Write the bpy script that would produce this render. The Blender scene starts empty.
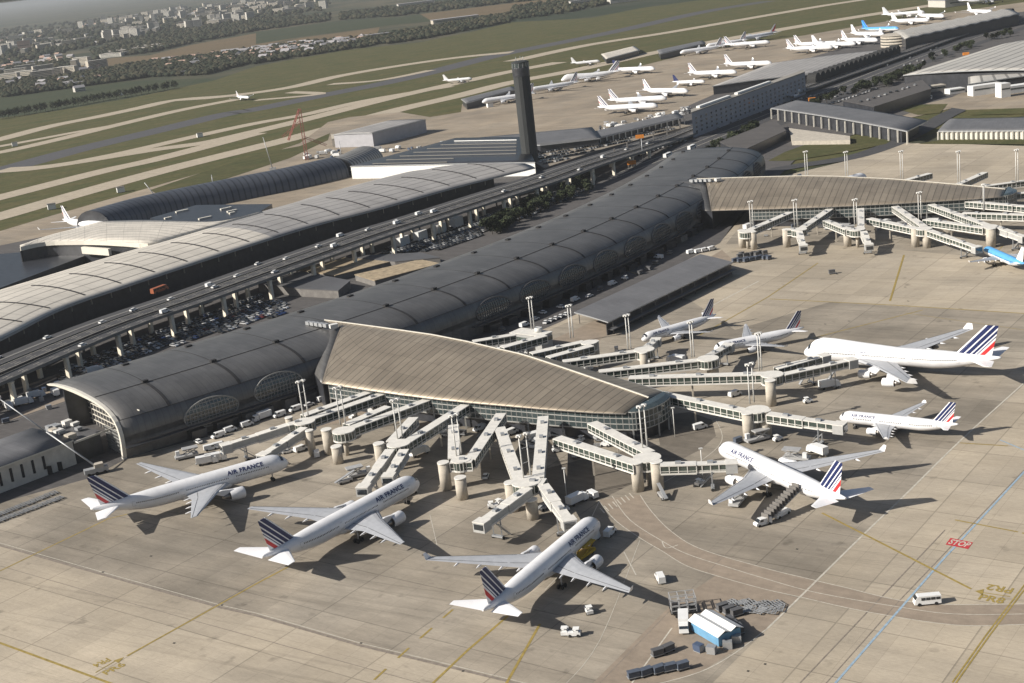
import bpy, bmesh, math, random
from math import radians as R, sin, cos, pi, tan, hypot, atan2, sqrt
from mathutils import Vector, Matrix
random.seed(7)
SC = bpy.context.scene
COL = SC.collection
# ------------------------------------------------------------------ camera model
FPX, PIT, ROLL, CH = 1387.0, 0.27676, 0.11413, 157.64
def P(x, y, z=0.0):
    """world point at height z seen at photo position (x, y): used to survey the site"""
    u = (x-512)/FPX; v = -(y-341.5)/FPX
    c, s = cos(ROLL), sin(ROLL)
    u2 = u*c+v*s; v2 = -u*s+v*c
    d = (u2, cos(PIT)+v2*sin(PIT), -sin(PIT)+v2*cos(PIT))
    t = (z-CH)/d[2]
    return Vector((d[0]*t, d[1]*t, z))
cam = bpy.data.cameras.new('camera'); co = bpy.data.objects.new('camera', cam); COL.objects.link(co)
cam.sensor_width = 36; cam.lens = FPX/1024*36; cam.clip_start = 1; cam.clip_end = 90000
fwd = Vector((0, cos(PIT), -sin(PIT))); up0 = Vector((0, sin(PIT), cos(PIT))); rt0 = Vector((1, 0, 0))
rt = rt0*cos(ROLL)-up0*sin(ROLL); up = rt0*sin(ROLL)+up0*cos(ROLL)
co.matrix_world = Matrix(((rt.x, up.x, -fwd.x, 0), (rt.y, up.y, -fwd.y, 0), (rt.z, up.z, -fwd.z, CH), (0, 0, 0, 1)))
SC.camera = co
SC.render.resolution_x, SC.render.resolution_y = 1024, 683
# ------------------------------------------------------------------ light
SUN_EL, SUN_AZ = R(31), R(14)      # shadows fall along +14 deg from +x
toward = Vector((-cos(SUN_AZ)*cos(SUN_EL), -sin(SUN_AZ)*cos(SUN_EL), sin(SUN_EL)))
ld = bpy.data.lights.new('sun', 'SUN'); lo = bpy.data.objects.new('sun', ld); COL.objects.link(lo)
ld.energy = 4.6; ld.angle = R(0.5); ld.color = (1, .945, .86)
lo.rotation_euler = toward.to_track_quat('Z', 'Y').to_euler()
W = bpy.data.worlds.new('World'); SC.world = W; W.use_nodes = True
nt = W.node_tree; bg = nt.nodes['Background']; sky = nt.nodes.new('ShaderNodeTexSky')
sky.sky_type = 'NISHITA'; sky.sun_disc = False; sky.sun_elevation = SUN_EL
sky.sun_rotation = atan2(toward.x, toward.y); sky.dust_density = 2.5; sky.air_density = 1.0
nt.links.new(sky.outputs[0], bg.inputs[0]); bg.inputs[1].default_value = 0.05
SC.view_settings.view_transform = 'Standard'; SC.view_settings.look = 'None'
SC.view_settings.exposure = 0.66; SC.view_settings.gamma = 1
SC.render.engine = 'CYCLES'; SC.cycles.max_bounces = 5; SC.cycles.diffuse_bounces = 2; SC.cycles.glossy_bounces = 2
SC.cycles.volume_bounces = 1; SC.cycles.transparent_max_bounces = 6; SC.cycles.caustics_reflective = False
SC.cycles.use_denoising = True
# ------------------------------------------------------------------ materials
MATS = {}
def mat(name, col, rough=.7, metal=0, var=.12, scale=.4, stretch=None, spec=.4, rot=0, bump=0):
    """procedural material: base colour broken by two sizes of noise in object space"""
    if name in MATS: return MATS[name]
    m = bpy.data.materials.new(name); m.use_nodes = True; n = m.node_tree.nodes; l = m.node_tree.links
    b = n['Principled BSDF']; b.inputs['Roughness'].default_value = rough; b.inputs['Metallic'].default_value = metal
    b.inputs['Specular IOR Level'].default_value = spec
    tc = n.new('ShaderNodeTexCoord'); mp = n.new('ShaderNodeMapping'); l.new(tc.outputs['Object'], mp.inputs[0])
    if stretch: mp.inputs['Scale'].default_value = stretch
    mp.inputs['Rotation'].default_value = (0, 0, rot)
    a = n.new('ShaderNodeTexNoise'); a.inputs['Scale'].default_value = scale; a.inputs['Detail'].default_value = 6; a.inputs['Roughness'].default_value = .65
    l.new(mp.outputs[0], a.inputs[0])
    r = n.new('ShaderNodeMapRange'); r.inputs[1].default_value = .3; r.inputs[2].default_value = .7
    r.inputs[3].default_value = 1-var; r.inputs[4].default_value = 1+var; l.new(a.outputs[0], r.inputs[0])
    v = n.new('ShaderNodeVectorMath'); v.operation = 'SCALE'; v.inputs[0].default_value = col[:3]
    l.new(r.outputs[0], v.inputs['Scale']); l.new(v.outputs[0], b.inputs['Base Color'])
    if bump:
        bu = n.new('ShaderNodeBump'); bu.inputs['Strength'].default_value = bump; l.new(a.outputs[0], bu.inputs['Height']); l.new(bu.outputs[0], b.inputs['Normal'])
    MATS[name] = m; return m
class NT:
    """tiny node-building helper"""
    def __init__(s, name, rough=.8, spec=.3, metal=0):
        s.m = bpy.data.materials.new(name); s.m.use_nodes = True; s.n = s.m.node_tree.nodes; s.l = s.m.node_tree.links
        s.b = s.n['Principled BSDF']; s.b.inputs['Roughness'].default_value = rough; s.b.inputs['Specular IOR Level'].default_value = spec
        s.b.inputs['Metallic'].default_value = metal
        MATS[name] = s.m
    def pos(s, rot=0, scale=(1, 1, 1), obj=False):
        if obj: o = s.n.new('ShaderNodeTexCoord').outputs['Object']
        else: o = s.n.new('ShaderNodeNewGeometry').outputs['Position']
        mp = s.n.new('ShaderNodeMapping'); mp.vector_type = 'POINT'
        rr = s.n.new('ShaderNodeVectorRotate'); rr.rotation_type = 'Z_AXIS'; rr.inputs['Angle'].default_value = -rot
        s.l.new(o, rr.inputs[0]); s.l.new(rr.outputs[0], mp.inputs[0]); mp.inputs['Scale'].default_value = scale
        return mp.outputs[0]
    def noise(s, vec, scale, detail=5, rough=.6):
        a = s.n.new('ShaderNodeTexNoise'); a.inputs['Scale'].default_value = scale; a.inputs['Detail'].default_value = detail
        a.inputs['Roughness'].default_value = rough; s.l.new(vec, a.inputs[0]); return a.outputs[0]
    def rng(s, v, a, b, c, d, clamp=True):
        r = s.n.new('ShaderNodeMapRange'); r.clamp = clamp
        for i, q in enumerate((a, b, c, d)): r.inputs[1+i].default_value = q
        s.l.new(v, r.inputs[0]); return r.outputs[0]
    def math(s, op, a, b=None, c=None):
        m = s.n.new('ShaderNodeMath'); m.operation = op
        for i, q in enumerate((a, b, c)):
            if q is None: continue
            if isinstance(q, (int, float)): m.inputs[i].default_value = q
            else: s.l.new(q, m.inputs[i])
        return m.outputs[0]
    def mix(s, f, a, b):
        m = s.n.new('ShaderNodeMix'); m.data_type = 'RGBA'
        for i, q in ((0, f), (6, a), (7, b)):
            if isinstance(q, (int, float)): m.inputs[i].default_value = q
            elif isinstance(q, tuple): m.inputs[i].default_value = (*q[:3], 1)
            else: s.l.new(q, m.inputs[i])
        return m.outputs[2]
    def mul(s, col, f):
        v = s.n.new('ShaderNodeVectorMath'); v.operation = 'SCALE'
        if isinstance(col, tuple): v.inputs[0].default_value = col[:3]
        else: s.l.new(col, v.inputs[0])
        s.l.new(f, v.inputs['Scale']); return v.outputs[0]
    def xyz(s, vec):
        x = s.n.new('ShaderNodeSeparateXYZ'); s.l.new(vec, x.inputs[0]); return x.outputs
    def out(s, col): s.l.new(col, s.b.inputs['Base Color']); return s.m
AP = R(-37)          # direction of the slab rows on the apron
def line_mask(n, coord, period, width):
    """1 on a thin line every period metres"""
    p = n.math('MODULO', n.math('ADD', coord, 10000*period), period)
    return n.math('LESS_THAN', p, width)
def concrete(name, base, warm, joint=.74, dirt=.3, pitch=7.5):
    n = NT(name, .85, .25)
    p = n.pos(AP); X, Y, Z = n.xyz(p)
    big = n.rng(n.noise(n.pos(), .012, 4), .35, .65, 1-dirt*.6, 1+dirt*.35)
    mid = n.rng(n.noise(n.pos(AP, (.02, .12, 1)), 1, 6, .7), .3, .7, 1-dirt*.5, 1+dirt*.3)
    mid2 = n.rng(n.noise(n.pos(R(14), (.02, .2, 1)), 1, 6, .7), .3, .7, .94, 1.05)
    fine = n.rng(n.noise(n.pos(AP, (.5, 1.6, 1)), 1.1, 8, .8), .3, .7, .84, 1.12)
    cells = n.n.new('ShaderNodeTexWhiteNoise'); cells.noise_dimensions = '2D'
    fl = n.n.new('ShaderNodeVectorMath'); fl.operation = 'FLOOR'; n.l.new(n.pos(AP, (1/(pitch*2), 1/(pitch*3), 1)), fl.inputs[0]); n.l.new(fl.outputs[0], cells.inputs[0])
    cv = n.rng(cells.outputs[0], 0, 1, .91, 1.07)
    f = n.math('MULTIPLY', n.math('MULTIPLY', big, mid), n.math('MULTIPLY', fine, n.math('MULTIPLY', mid2, cv)))
    j = n.math('MAXIMUM', line_mask(n, X, pitch, .12), line_mask(n, Y, pitch, .12))
    j2 = n.math('MAXIMUM', line_mask(n, X, pitch*4, .35), line_mask(n, Y, pitch*3, .35))
    f = n.math('MULTIPLY', f, n.rng(j, 0, 1, 1, joint+.05)); f = n.math('MULTIPLY', f, n.rng(j2, 0, 1, 1, joint))
    st = n.rng(n.noise(n.pos(), .16, 3, .5), .64, .78, 1, .58)       # oil stains
    f = n.math('MULTIPLY', f, st)
    # long tyre streaks
    sk = n.rng(n.noise(n.pos(R(-30), (.006, .5, 1)), 1, 3, .5), .58, .74, 1, .80)
    f = n.math('MULTIPLY', f, sk)
    col = n.mix(n.rng(n.noise(n.pos(), .03, 3), .35, .65, 0, 1), base, warm)
    return n.out(n.mul(col, f))
def grass(name, a, b, scale=.02):
    n = NT(name, .95, .1)
    f = n.rng(n.noise(n.pos(R(30), (1, 2.2, 1)), scale, 6, .7), .35, .65, 0, 1)
    g = n.rng(n.noise(n.pos(), .15, 6, .7), .3, .7, .75, 1.25)
    return n.out(n.mul(n.mix(f, a, b), g))
def tarmac(name, c, var=.2, rot=AP):
    n = NT(name, .9, .25)
    f = n.rng(n.noise(n.pos(rot, (.03, .35, 1)), 1, 6, .7), .3, .7, 1-var, 1+var)
    g = n.rng(n.noise(n.pos(), .25, 5, .7), .3, .7, .85, 1.15)
    return n.out(n.mul(c, n.math('MULTIPLY', f, g)))
M_AP = concrete('apron_concrete', (.41, .352, .27), (.38, .33, .26))
M_AP2 = concrete('stand_concrete', (.335, .292, .233), (.285, .252, .205), dirt=.55)
M_AP3 = concrete('old_concrete', (.31, .255, .19), (.27, .23, .18), dirt=.3)
M_TW = tarmac('taxiway_concrete', (.36, .31, .24), .1)
M_RD = tarmac('road_asphalt', (.055, .055, .058))
M_RD2 = tarmac('worn_asphalt', (.085, .08, .078))
M_RW = tarmac('runway_asphalt', (.075, .075, .08), .12)
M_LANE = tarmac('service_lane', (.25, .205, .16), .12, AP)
M_GR = grass('airfield_grass', (.10, .088, .04), (.062, .07, .028))
M_GR2 = grass('green_grass', (.055, .062, .025), (.085, .078, .035))
M_FLD = grass('field_green', (.04, .052, .03), (.052, .058, .033), .004)
M_FLB = grass('field_brown', (.15, .11, .065), (.12, .095, .06), .004)
M_WOOD = grass('wood_floor', (.03, .035, .02), (.045, .045, .03), .01)
M_WHT = mat('white_paint', (.72, .72, .70), .5, var=.05)
M_LINEW = mat('line_white', (.44, .41, .35), .8, var=.3, scale=.8)
M_LINEY = mat('line_yellow', (.27, .20, .055), .8, var=.3, scale=.8)
M_LINEB = mat('line_blue', (.25, .34, .42), .8, var=.25, scale=.8)
M_LINED = mat('drain_dark', (.2, .17, .14), .8, var=.3, scale=.8)
M_RED = mat('marking_red', (.42, .04, .045), .7, var=.15, scale=1)
M_CONC = mat('pier_concrete', (.42, .38, .32), .85, var=.2, scale=.5)
M_CONCD = mat('dark_concrete', (.16, .15, .14), .85, var=.25, scale=.3)
M_DARK = mat('dark_void', (.02, .02, .022), .8, var=.3)
M_STEEL = mat('grey_steel', (.35, .36, .37), .45, .3, var=.15)
M_STEELW = mat('white_steel', (.62, .61, .58), .5, var=.1)
M_RUB = mat('rubber', (.02, .02, .02), .8)
M_FAC = mat('dark_facade', (.032, .034, .04), .35, var=.4, scale=.3, spec=.6)
def glassy(name, c, rough=.12):
    return mat(name, c, rough, 0, var=.35, scale=.25, spec=.9)
M_GLS = glassy('tinted_glass', (.045, .06, .062))
M_GLSB = glassy('bridge_glass', (.05, .065, .055))
M_CG = glassy('car_glass', (.02, .025, .03))
# ------------------------------------------------------------------ object helpers
def tag(o, label=None, cat=None, group=None, kind=None):
    if label: o['label'] = label
    if cat: o['category'] = cat
    if group: o['group'] = group
    if kind: o['kind'] = kind
    return o
def empty(name, loc, rz=0, label=None, cat=None, group=None):
    o = bpy.data.objects.new(name, None); COL.objects.link(o); o.location = loc; o.rotation_euler = (0, 0, rz)
    o.empty_display_size = .5
    return tag(o, label, cat, group)
class MB:
    def __init__(s): s.v = []; s.f = []; s.mi = []; s.ms = []; s.cur = 0; s.sm = []
    def use(s, m):
        if m not in s.ms: s.ms.append(m)
        s.cur = s.ms.index(m); return s
    def face(s, idx, smooth=False): s.f.append(tuple(idx)); s.mi.append(s.cur); s.sm.append(smooth)
    def poly(s, pts):
        b = len(s.v); s.v += [tuple(p) for p in pts]; s.face(range(b, b+len(pts)))
    def prism(s, pts, z0, z1, side=True):
        """pts: 2D outline (any winding)"""
        a = sum(pts[i][0]*pts[(i+1) % len(pts)][1]-pts[(i+1) % len(pts)][0]*pts[i][1] for i in range(len(pts)))
        if a < 0: pts = list(pts)[::-1]
        n = len(pts); b = len(s.v)
        s.v += [(p[0], p[1], z0) for p in pts]+[(p[0], p[1], z1) for p in pts]
        s.face(range(b+n, b+2*n)); s.face(range(b+n-1, b-1, -1))
        for i in range(n):
            j = (i+1) % n; s.face((b+i, b+j, b+n+j, b+n+i))
    def box(s, c, d, rz=0, rx=0, ry=0):
        b = len(s.v); mtx = Matrix.Rotation(rz, 3, 'Z') @ Matrix.Rotation(ry, 3, 'Y') @ Matrix.Rotation(rx, 3, 'X')
        for dz in (-.5, .5):
            for dx, dy in ((-.5, -.5), (.5, -.5), (.5, .5), (-.5, .5)):
                s.v.append(tuple(Vector(c)+mtx @ Vector((dx*d[0], dy*d[1], dz*d[2]))))
        for q in ((3, 2, 1, 0), (4, 5, 6, 7), (0, 1, 5, 4), (1, 2, 6, 5), (2, 3, 7, 6), (3, 0, 4, 7)): s.face([b+i for i in q])
    def beam(s, a, b_, w, h):
        """box between two points, w wide and h tall"""
        a = Vector(a); b_ = Vector(b_); d = (b_-a); L = d.length
        if L < 1e-6: return
        x = d/L; y = Vector((0, 0, 1)).cross(x)
        y = y.normalized() if y.length > 1e-4 else Vector((0, 1, 0)); z = x.cross(y)
        b = len(s.v)
        for p in (a, b_):
            for sy, sz in ((-1, -1), (1, -1), (1, 1), (-1, 1)): s.v.append(tuple(p+y*(sy*w/2)+z*(sz*h/2)))
        for q in ((3, 2, 1, 0), (4, 5, 6, 7), (0, 1, 5, 4), (1, 2, 6, 5), (2, 3, 7, 6), (3, 0, 4, 7)): s.face([b+i for i in q])
    def tube(s, a, b_, r0, r1=None, n=10, cap=True):
        r1 = r0 if r1 is None else r1
        a = Vector(a); b_ = Vector(b_); x = (b_-a).normalized(); t = Vector((0, 0, 1)) if abs(x.z) < .9 else Vector((1, 0, 0))
        u = x.cross(t).normalized(); v = x.cross(u)
        s.rings([[p+(u*cos(2*pi*k/n)+v*sin(2*pi*k/n))*r for k in range(n)] for p, r in ((a, r0), (b_, r1))], cap=cap, smooth=True)
    def rings(s, rings, close=True, cap=True, smooth=False, flip=False):
        b = len(s.v); n = len(rings[0])
        for r in rings: s.v += [tuple(p) for p in r]
        for i in range(len(rings)-1):
            for k in range(n if close else n-1):
                k2 = (k+1) % n; q = (b+i*n+k, b+i*n+k2, b+(i+1)*n+k2, b+(i+1)*n+k)
                s.face(q[::-1] if flip else q, smooth)
        if cap and close:
            c0 = tuple(range(b+n-1, b-1, -1)); c1 = tuple(range(b+(len(rings)-1)*n, b+len(rings)*n))
            s.face(c0[::-1] if flip else c0); s.face(c1[::-1] if flip else c1)
    def build(s, name, m=None, parent=None, off=None, label=None):
        me = bpy.data.meshes.new(name)
        vs = s.v if off is None else [(x-off[0], y-off[1], z-off[2]) for x, y, z in s.v]
        me.from_pydata(vs, [], s.f)
        if s.ms:
            for q in s.ms: me.materials.append(q)
            me.polygons.foreach_set('material_index', s.mi)
        elif m: me.materials.append(m)
        me.polygons.foreach_set('use_smooth', s.sm); me.validate(); me.update()
        o = bpy.data.objects.new(name, me); COL.objects.link(o)
        if parent: o.parent = parent
        if label: o['label'] = label
        return o
def thing_mesh(mb, name, m, label, cat, loc=(0, 0, 0), group=None):
    o = mb.build(name, m, None, loc); o.location = loc; return tag(o, label, cat, group)
def copy_tree(o, loc, rz, label=None, group=None, cat=None, parent=None):
    c = o.copy(); COL.objects.link(c)
    if parent: c.parent = parent
    else: c.location = loc; c.rotation_euler = (0, 0, rz)
    if label: c['label'] = label
    if group: c['group'] = group
    if cat: c['category'] = cat
    for ch in KIDS.get(o.name, o.children):
        copy_tree(ch, None, None, parent=c)
    return c
KIDS = {}
def snap(o):
    """remember a prototype's children so that copying is quick"""
    KIDS[o.name] = list(o.children)
    for c in o.children: snap(c)
def fix_normals(o):
    bm = bmesh.new(); bm.from_mesh(o.data); bmesh.ops.recalc_face_normals(bm, faces=bm.faces); bm.to_mesh(o.data); bm.free()
def xy(px, py, z=0): p = P(px, py, z); return (p.x, p.y)
def smooth2(pts, n=6):
    out = []
    m = len(pts)
    for i in range(m-1):
        p0 = Vector(pts[max(i-1, 0)]); p1 = Vector(pts[i]); p2 = Vector(pts[i+1]); p3 = Vector(pts[min(i+2, m-1)])
        for k in range(n):
            t = k/n
            out.append(.5*((2*p1)+(p2-p0)*t+(2*p0-5*p1+4*p2-p3)*t*t+(3*p1-p0-3*p2+p3)*t**3))
    out.append(Vector(pts[-1])); return out
from mathutils.geometry import tessellate_polygon
# ================================================================== GROUND
def sheet(name, pts, z, m, world=False, kind='structure'):
    q = [(p[0], p[1]) for p in pts] if world else [xy(p[0], p[1]) for p in pts]
    c = (sum(p[0] for p in q)/len(q), sum(p[1] for p in q)/len(q))
    b = MB(); a = sum(q[i][0]*q[(i+1) % len(q)][1]-q[(i+1) % len(q)][0]*q[i][1] for i in range(len(q)))
    if a < 0: q = q[::-1]
    vs = [Vector((x-c[0], y-c[1], 0)) for x, y in q]; fs = []
    for t in tessellate_polygon([vs]):
        t = list(t); nz = (vs[t[1]]-vs[t[0]]).cross(vs[t[2]]-vs[t[0]]).z
        if abs(nz) > 1e-9: fs.append(t if nz > 0 else t[::-1])
    me = bpy.data.meshes.new(name); me.from_pydata(vs, [], fs); me.materials.append(m); me.update()
    o = bpy.data.objects.new(name, me); COL.objects.link(o); o.location = (c[0], c[1], z); o['kind'] = kind
    return o
WK = 1.0
def strip_pts(pts, w, world=False, sm=5, side=0):
    w *= WK
    q = [Vector(p) for p in pts] if world else [Vector(xy(*p)) for p in pts]
    if len(q) > 2 and sm: q = smooth2(q, sm)
    L, Rr = [], []
    for i, p in enumerate(q):
        d = (q[min(i+1, len(q)-1)]-q[max(i-1, 0)]).normalized(); n = Vector((-d.y, d.x))
        L.append(p+n*(w/2+side)); Rr.append(p-n*(w/2-side))
    return L, Rr
def strips(name, items, z, m, kind='structure', sm=5, dz=.0006):
    """several painted or paved strips of one kind in one sheet; items: (pixel points, width[, side])"""
    b = MB()
    for k_, it in enumerate(items):
        z += dz; L, Rr = strip_pts(it[0], it[1], sm=sm, side=it[2] if len(it) > 2 else 0)
        for i in range(len(L)-1):
            b.poly([(Rr[i].x, Rr[i].y, z), (Rr[i+1].x, Rr[i+1].y, z), (L[i+1].x, L[i+1].y, z), (L[i].x, L[i].y, z)])
    o = b.build(name, m); o['kind'] = kind; return o
# land out to the horizon
n = NT('far_land', .95, .1)
f1 = n.noise(n.pos(R(25), (1, 2.5, 1)), .0011, 5, .6); f2 = n.noise(n.pos(), .006, 6, .7)
c1 = n.mix(n.rng(f1, .42, .58, 0, 1), (.035, .045, .028), (.10, .09, .06))
c2 = n.mix(n.rng(f2, .5, .62, 0, 1), c1, (.05, .055, .04))
n.out(c2)
sheet('ground', [(-42000, -600), (42000, -600), (42000, 60000), (-42000, 60000)], -.5, MATS['far_land'], True)
sheet('airfield_grass', [(-80, 132), (0, 118), (60, 110), (130, 98), (215, 80), (256, 66), (345, 50), (420, 42), (470, 32), (512, 22), (590, 18), (640, 8),
      (700, 0), (760, -8), (1100, -40), (1300, 60), (900, 140), (500, 260), (-120, 400)], -.35, M_GR)
sheet('crop_field', [(-80, 106), (0, 97), (50, 90), (110, 82), (205, 78), (215, 80), (130, 98), (60, 110), (0, 118), (-80, 132)], -.30, M_FLD)
sheet('stubble_field', [(10, 88), (60, 70), (110, 58), (150, 55), (190, 45), (256, 33), (330, 22), (330, 30), (256, 47), (200, 57), (150, 63), (120, 68), (60, 79)], -.30, M_FLB)
sheet('ploughed_field', [(256, 48), (300, 38), (380, 27), (376, 37), (300, 43)], -.20, M_FLB)
sheet('green_meadow', [(256, 32), (330, 22), (400, 17), (512, 6), (512, 14), (400, 24), (300, 37), (256, 44)], -.25, M_FLD)
sheet('dry_field', [(420, 14), (520, 2), (600, -6), (640, -8), (640, -2), (520, 12), (430, 20)], -.22, M_FLB)
# taxiways and runway
strips('runway', [([(-60, 181), (0, 170), (75, 150), (150, 132), (225, 114), (256, 109), (318, 96), (386, 82.5), (431, 72), (481, 59), (512, 52), (612, 32), (702, 12), (768, 1)], 48)], -.3, M_RW)
WK = 1.3
strips('taxiway', [([(-40, 148), (0, 139), (50, 126), (100, 116), (140, 107.5), (175, 100), (225, 96), (288, 87.5), (338, 76), (396, 66), (456, 57.5), (512, 52)], 27),
    ([(-40, 158), (0, 152), (50, 141), (120, 124), (180, 110), (237, 99)], 22), ([(-40, 152), (0, 146), (75, 132), (120, 124)], 16),
    ([(0, 170), (50, 166), (150, 150), (207, 142), (256, 131), (306, 119), (381, 100), (456, 83), (512, 71), (560, 62)], 24),
    ([(75, 162), (130, 151), (200, 135), (256, 123), (306, 114), (368, 100), (450, 86)], 20),
    ([(-60, 232), (0, 216), (62, 198), (160, 171), (256, 147), (300, 136), (396, 110), (456, 96), (512, 82), (575, 70), (652, 53), (700, 44)], 26),
    ([(-60, 212), (0, 197), (102, 171), (160, 158), (256, 133)], 24),
    ([(512, 61), (587, 45), (667, 32.5), (768, 15), (843, 2.5), (960, -14)], 26),
    ([(330, 84), (380, 80), (431, 70)], 16), ([(290, 92), (320, 94), (256, 100)], 14), ([(700, 44), (800, 26), (900, 10), (1020, -8)], 30)], -.28, M_TW, dz=.012)
WK = 1.0
# aprons
sheet('far_apron', [(-60, 246), (0, 231), (50, 216), (207, 171), (262, 156), (300, 143), (328, 122), (350, 117), (400, 112), (430, 117), (461, 112), (462, 104), (512, 92), (640, 66), (700, 51), (800, 36), (900, 19), (1010, 4),
      (1150, -15), (1250, 40), (900, 120), (500, 240), (-100, 400)], -.08, M_AP3)
sheet('grass_island', [(150, 190), (215, 168), (262, 153), (300, 146), (330, 133), (328, 140), (290, 158), (235, 176), (165, 198)], -.04, M_GR2)
sheet('apron', [(-400, 560), (-60, 505), (128, 458), (330, 398), (455, 365), (560, 318), (640, 280), (722, 240), (775, 178), (850, 160), (905, 143), (960, 144), (1024, 146), (1500, 140), (2600, 900), (1600, 1600), (500, 1600), (-700, 1200)], 0, M_AP)
sheet('stand_area', [(-60, 527), (0, 545), (100, 573), (220, 607), (400, 654), (560, 693), (660, 735), (768, 628), (800, 597), (886, 512), (960, 441), (1100, 318), (830, 302), (735, 330),
      (690, 300), (655, 285), (460, 368), (330, 400), (128, 459), (-40, 510)], .012, M_AP2)
sheet('pier_stand_area', [(726, 244), (830, 245), (900, 250), (1100, 268), (1100, 190), (775, 182)], .012, M_AP2)
sheet('landside_asphalt', [(-400, 640), (-60, 520), (0, 503), (90, 478), (128, 458), (240, 427), (330, 399), (455, 368), (560, 322), (640, 284), (720, 243), (740, 215), (775, 180), (800, 155), (1000, 78), (1180, 20), (1180, -12), (900, 30), (770, 70),
      (660, 118), (560, 150), (460, 168), (280, 215), (100, 225), (-80, 262)], .03, M_RD2)
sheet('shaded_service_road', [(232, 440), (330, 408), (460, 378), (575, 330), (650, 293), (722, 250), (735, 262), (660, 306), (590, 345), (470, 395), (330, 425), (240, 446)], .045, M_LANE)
sheet('cart_depot', [(590, 686), (672, 604), (720, 573), (768, 590), (799, 598), (767, 629), (700, 673), (655, 686)], .02, M_LANE)
up_l = [(640, 495), (652, 512), (672, 532), (702, 549.5), (768, 569), (805, 578), (843, 587), (918, 603), (1024, 604), (1150, 600)]
lo_l = [(598, 500), (615, 520), (640, 538), (662, 551), (687, 566), (724, 578), (764, 589), (800, 597), (868, 612), (955, 625), (1024, 624.5), (1150, 622)]
md_l = [(612, 496), (630, 520), (662, 541), (687, 554), (727, 567), (768, 579.5), (818, 593), (905, 608), (955, 614), (1024, 614), (1150, 610)]
sheet('service_road', [tuple(p) for p in smooth2(up_l, 4)]+[tuple(p) for p in smooth2(lo_l, 4)][::-1], .024, M_LANE)
M_TIP = tarmac('pier_tip_asphalt_shadow', (.14, .122, .10))  # worn asphalt, darkened further to paint in the pier tip's cast shadow
sheet('pier_tip_road_shadow', [(655, 416), (690, 412), (712, 420), (716, 436), (700, 450), (660, 470), (600, 500), (560, 505), (540, 470), (600, 455), (660, 445)], .022, M_TIP)
strips('white_lane_lines', [(up_l, .25), (lo_l, .25), (md_l, .25), ([(768, 628), (800, 597), (863, 535), (903, 497), (960, 441), (1024, 383), (1080, 333)], .5),
    ([(768, 628), (735, 653), (700, 672), (650, 686)], .3), ([(672, 628), (632, 683)], .35), ([(600, 500), (570, 560), (545, 590)], .2), ([(702, 311), (759, 281)], .6), ([(662, 541), (666, 548), (678, 545)], .3),
    ([(716, 420), (722, 440), (702, 460), (650, 490)], .25), ([(640, 540), (600, 640), (560, 690)], .15), ([(430, 515), (437, 545)], .2), ([(624, 552), (636, 575)], .3)], .034, M_LINEW)
g_l = [(-60, 526), (0, 543), (100, 571.5), (220, 605), (256, 613), (360, 643), (505, 678), (560, 692)]
strips('drain_edge_line', [(g_l, .22)], .026, M_LINEW, sm=0)
strips('drain_channel', [([(x, y+2.4) for x, y in g_l], .95), ([(0, 566), (130, 603), (300, 650), (420, 683)], .25), ([(600, 683), (690, 590), (800, 480)], .2), ([(1024, 470), (900, 600), (820, 690)], .25), ([(640, 683), (730, 683)], .2),
    ([(945, 530), (800, 683)], .3)], .03, M_LINED, sm=0)
# manhole covers and skid-stained patches along the drain
strips('drain_cover', [([(x-1, y), (x+1.2, y+.35)], .6) for x, y in ((103, 572), (222, 605), (361, 643), (151, 556), (174, 643), (463, 671), (797, 549), (748, 671), (765, 664), (837, 274), (905, 287), (950, 321), (825, 324), (849, 321), (908, 301))], .04, M_RUB, sm=0)
WK = 1.35
strips('yellow_guide_lines', [([(-30, 634), (0, 643), (112, 684)], .55), ([(-20, 580), (0, 571), (60, 542), (108, 519), (128, 514)], .4), ([(127, 656), (190, 621), (256, 584), (290, 566)], .45), ([(430, 686), (468, 650), (508, 616)], .5),
    ([(505, 686), (540, 624)], .5), ([(374, 680), (386, 669)], .45), ([(398, 658), (409, 648)], .45), ([(420, 638.5), (432, 628)], .45), ([(443, 618), (453, 609.5)], .45), ([(822, 513), (885, 545), (971, 589)], .5),
    ([(954, 12+671), (988, 635), (1030, 580)], .28, .35), ([(954, 12+671), (988, 635), (1030, 580)], .28, -.35), ([(955, 520), (1018, 532)], .4), ([(1022, 533), (1060, 541)], .4), ([(904, 255), (890, 301)], .6), ([(770, 299), (890, 305), (1040, 314.5)], .5),
    ([(818, 263), (768, 297), (720, 324), (700, 335)], .4), ([(923, 310), (813, 338)], .4), ([(960, 443), (1008, 446)], .4), ([(640, 275), (600, 262)], .3), ([(905, 313), (1024, 330)], .2), ([(1004, 245), (985, 262)], .3)], .038, M_LINEY, sm=0)
WK = 1.0
strips('blue_taxi_line', [([(832, 687), (893, 617), (943, 559.5), (988, 511), (1024, 472), (1060, 432)], .55), ([(1000, 440), (1024, 450)], .5)], .036, M_LINEB, sm=0)
strips('track_bed', [([(-40, 436), (40, 408), (110, 384)], 5), ([(-40, 420), (30, 398), (100, 374)], 4), ([(-40, 404), (20, 388), (60, 374)], 3)], .05, M_LANE)
strips('track_rail', [([(-40, 440), (40, 411.5), (110, 387)], .5), ([(-40, 434), (40, 406), (110, 382)], .5), ([(-40, 417), (30, 395.5), (100, 372)], .4), ([(-40, 425), (30, 401), (100, 377)], .3)], .07, M_CONCD, dz=.003)
strips('zebra_crossing', [([(600+i*4.2, 508-i*2.1), (604.5+i*4.2, 513-i*2.1)], .35) for i in range(8)], .036, M_LINEW, sm=0)
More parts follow.
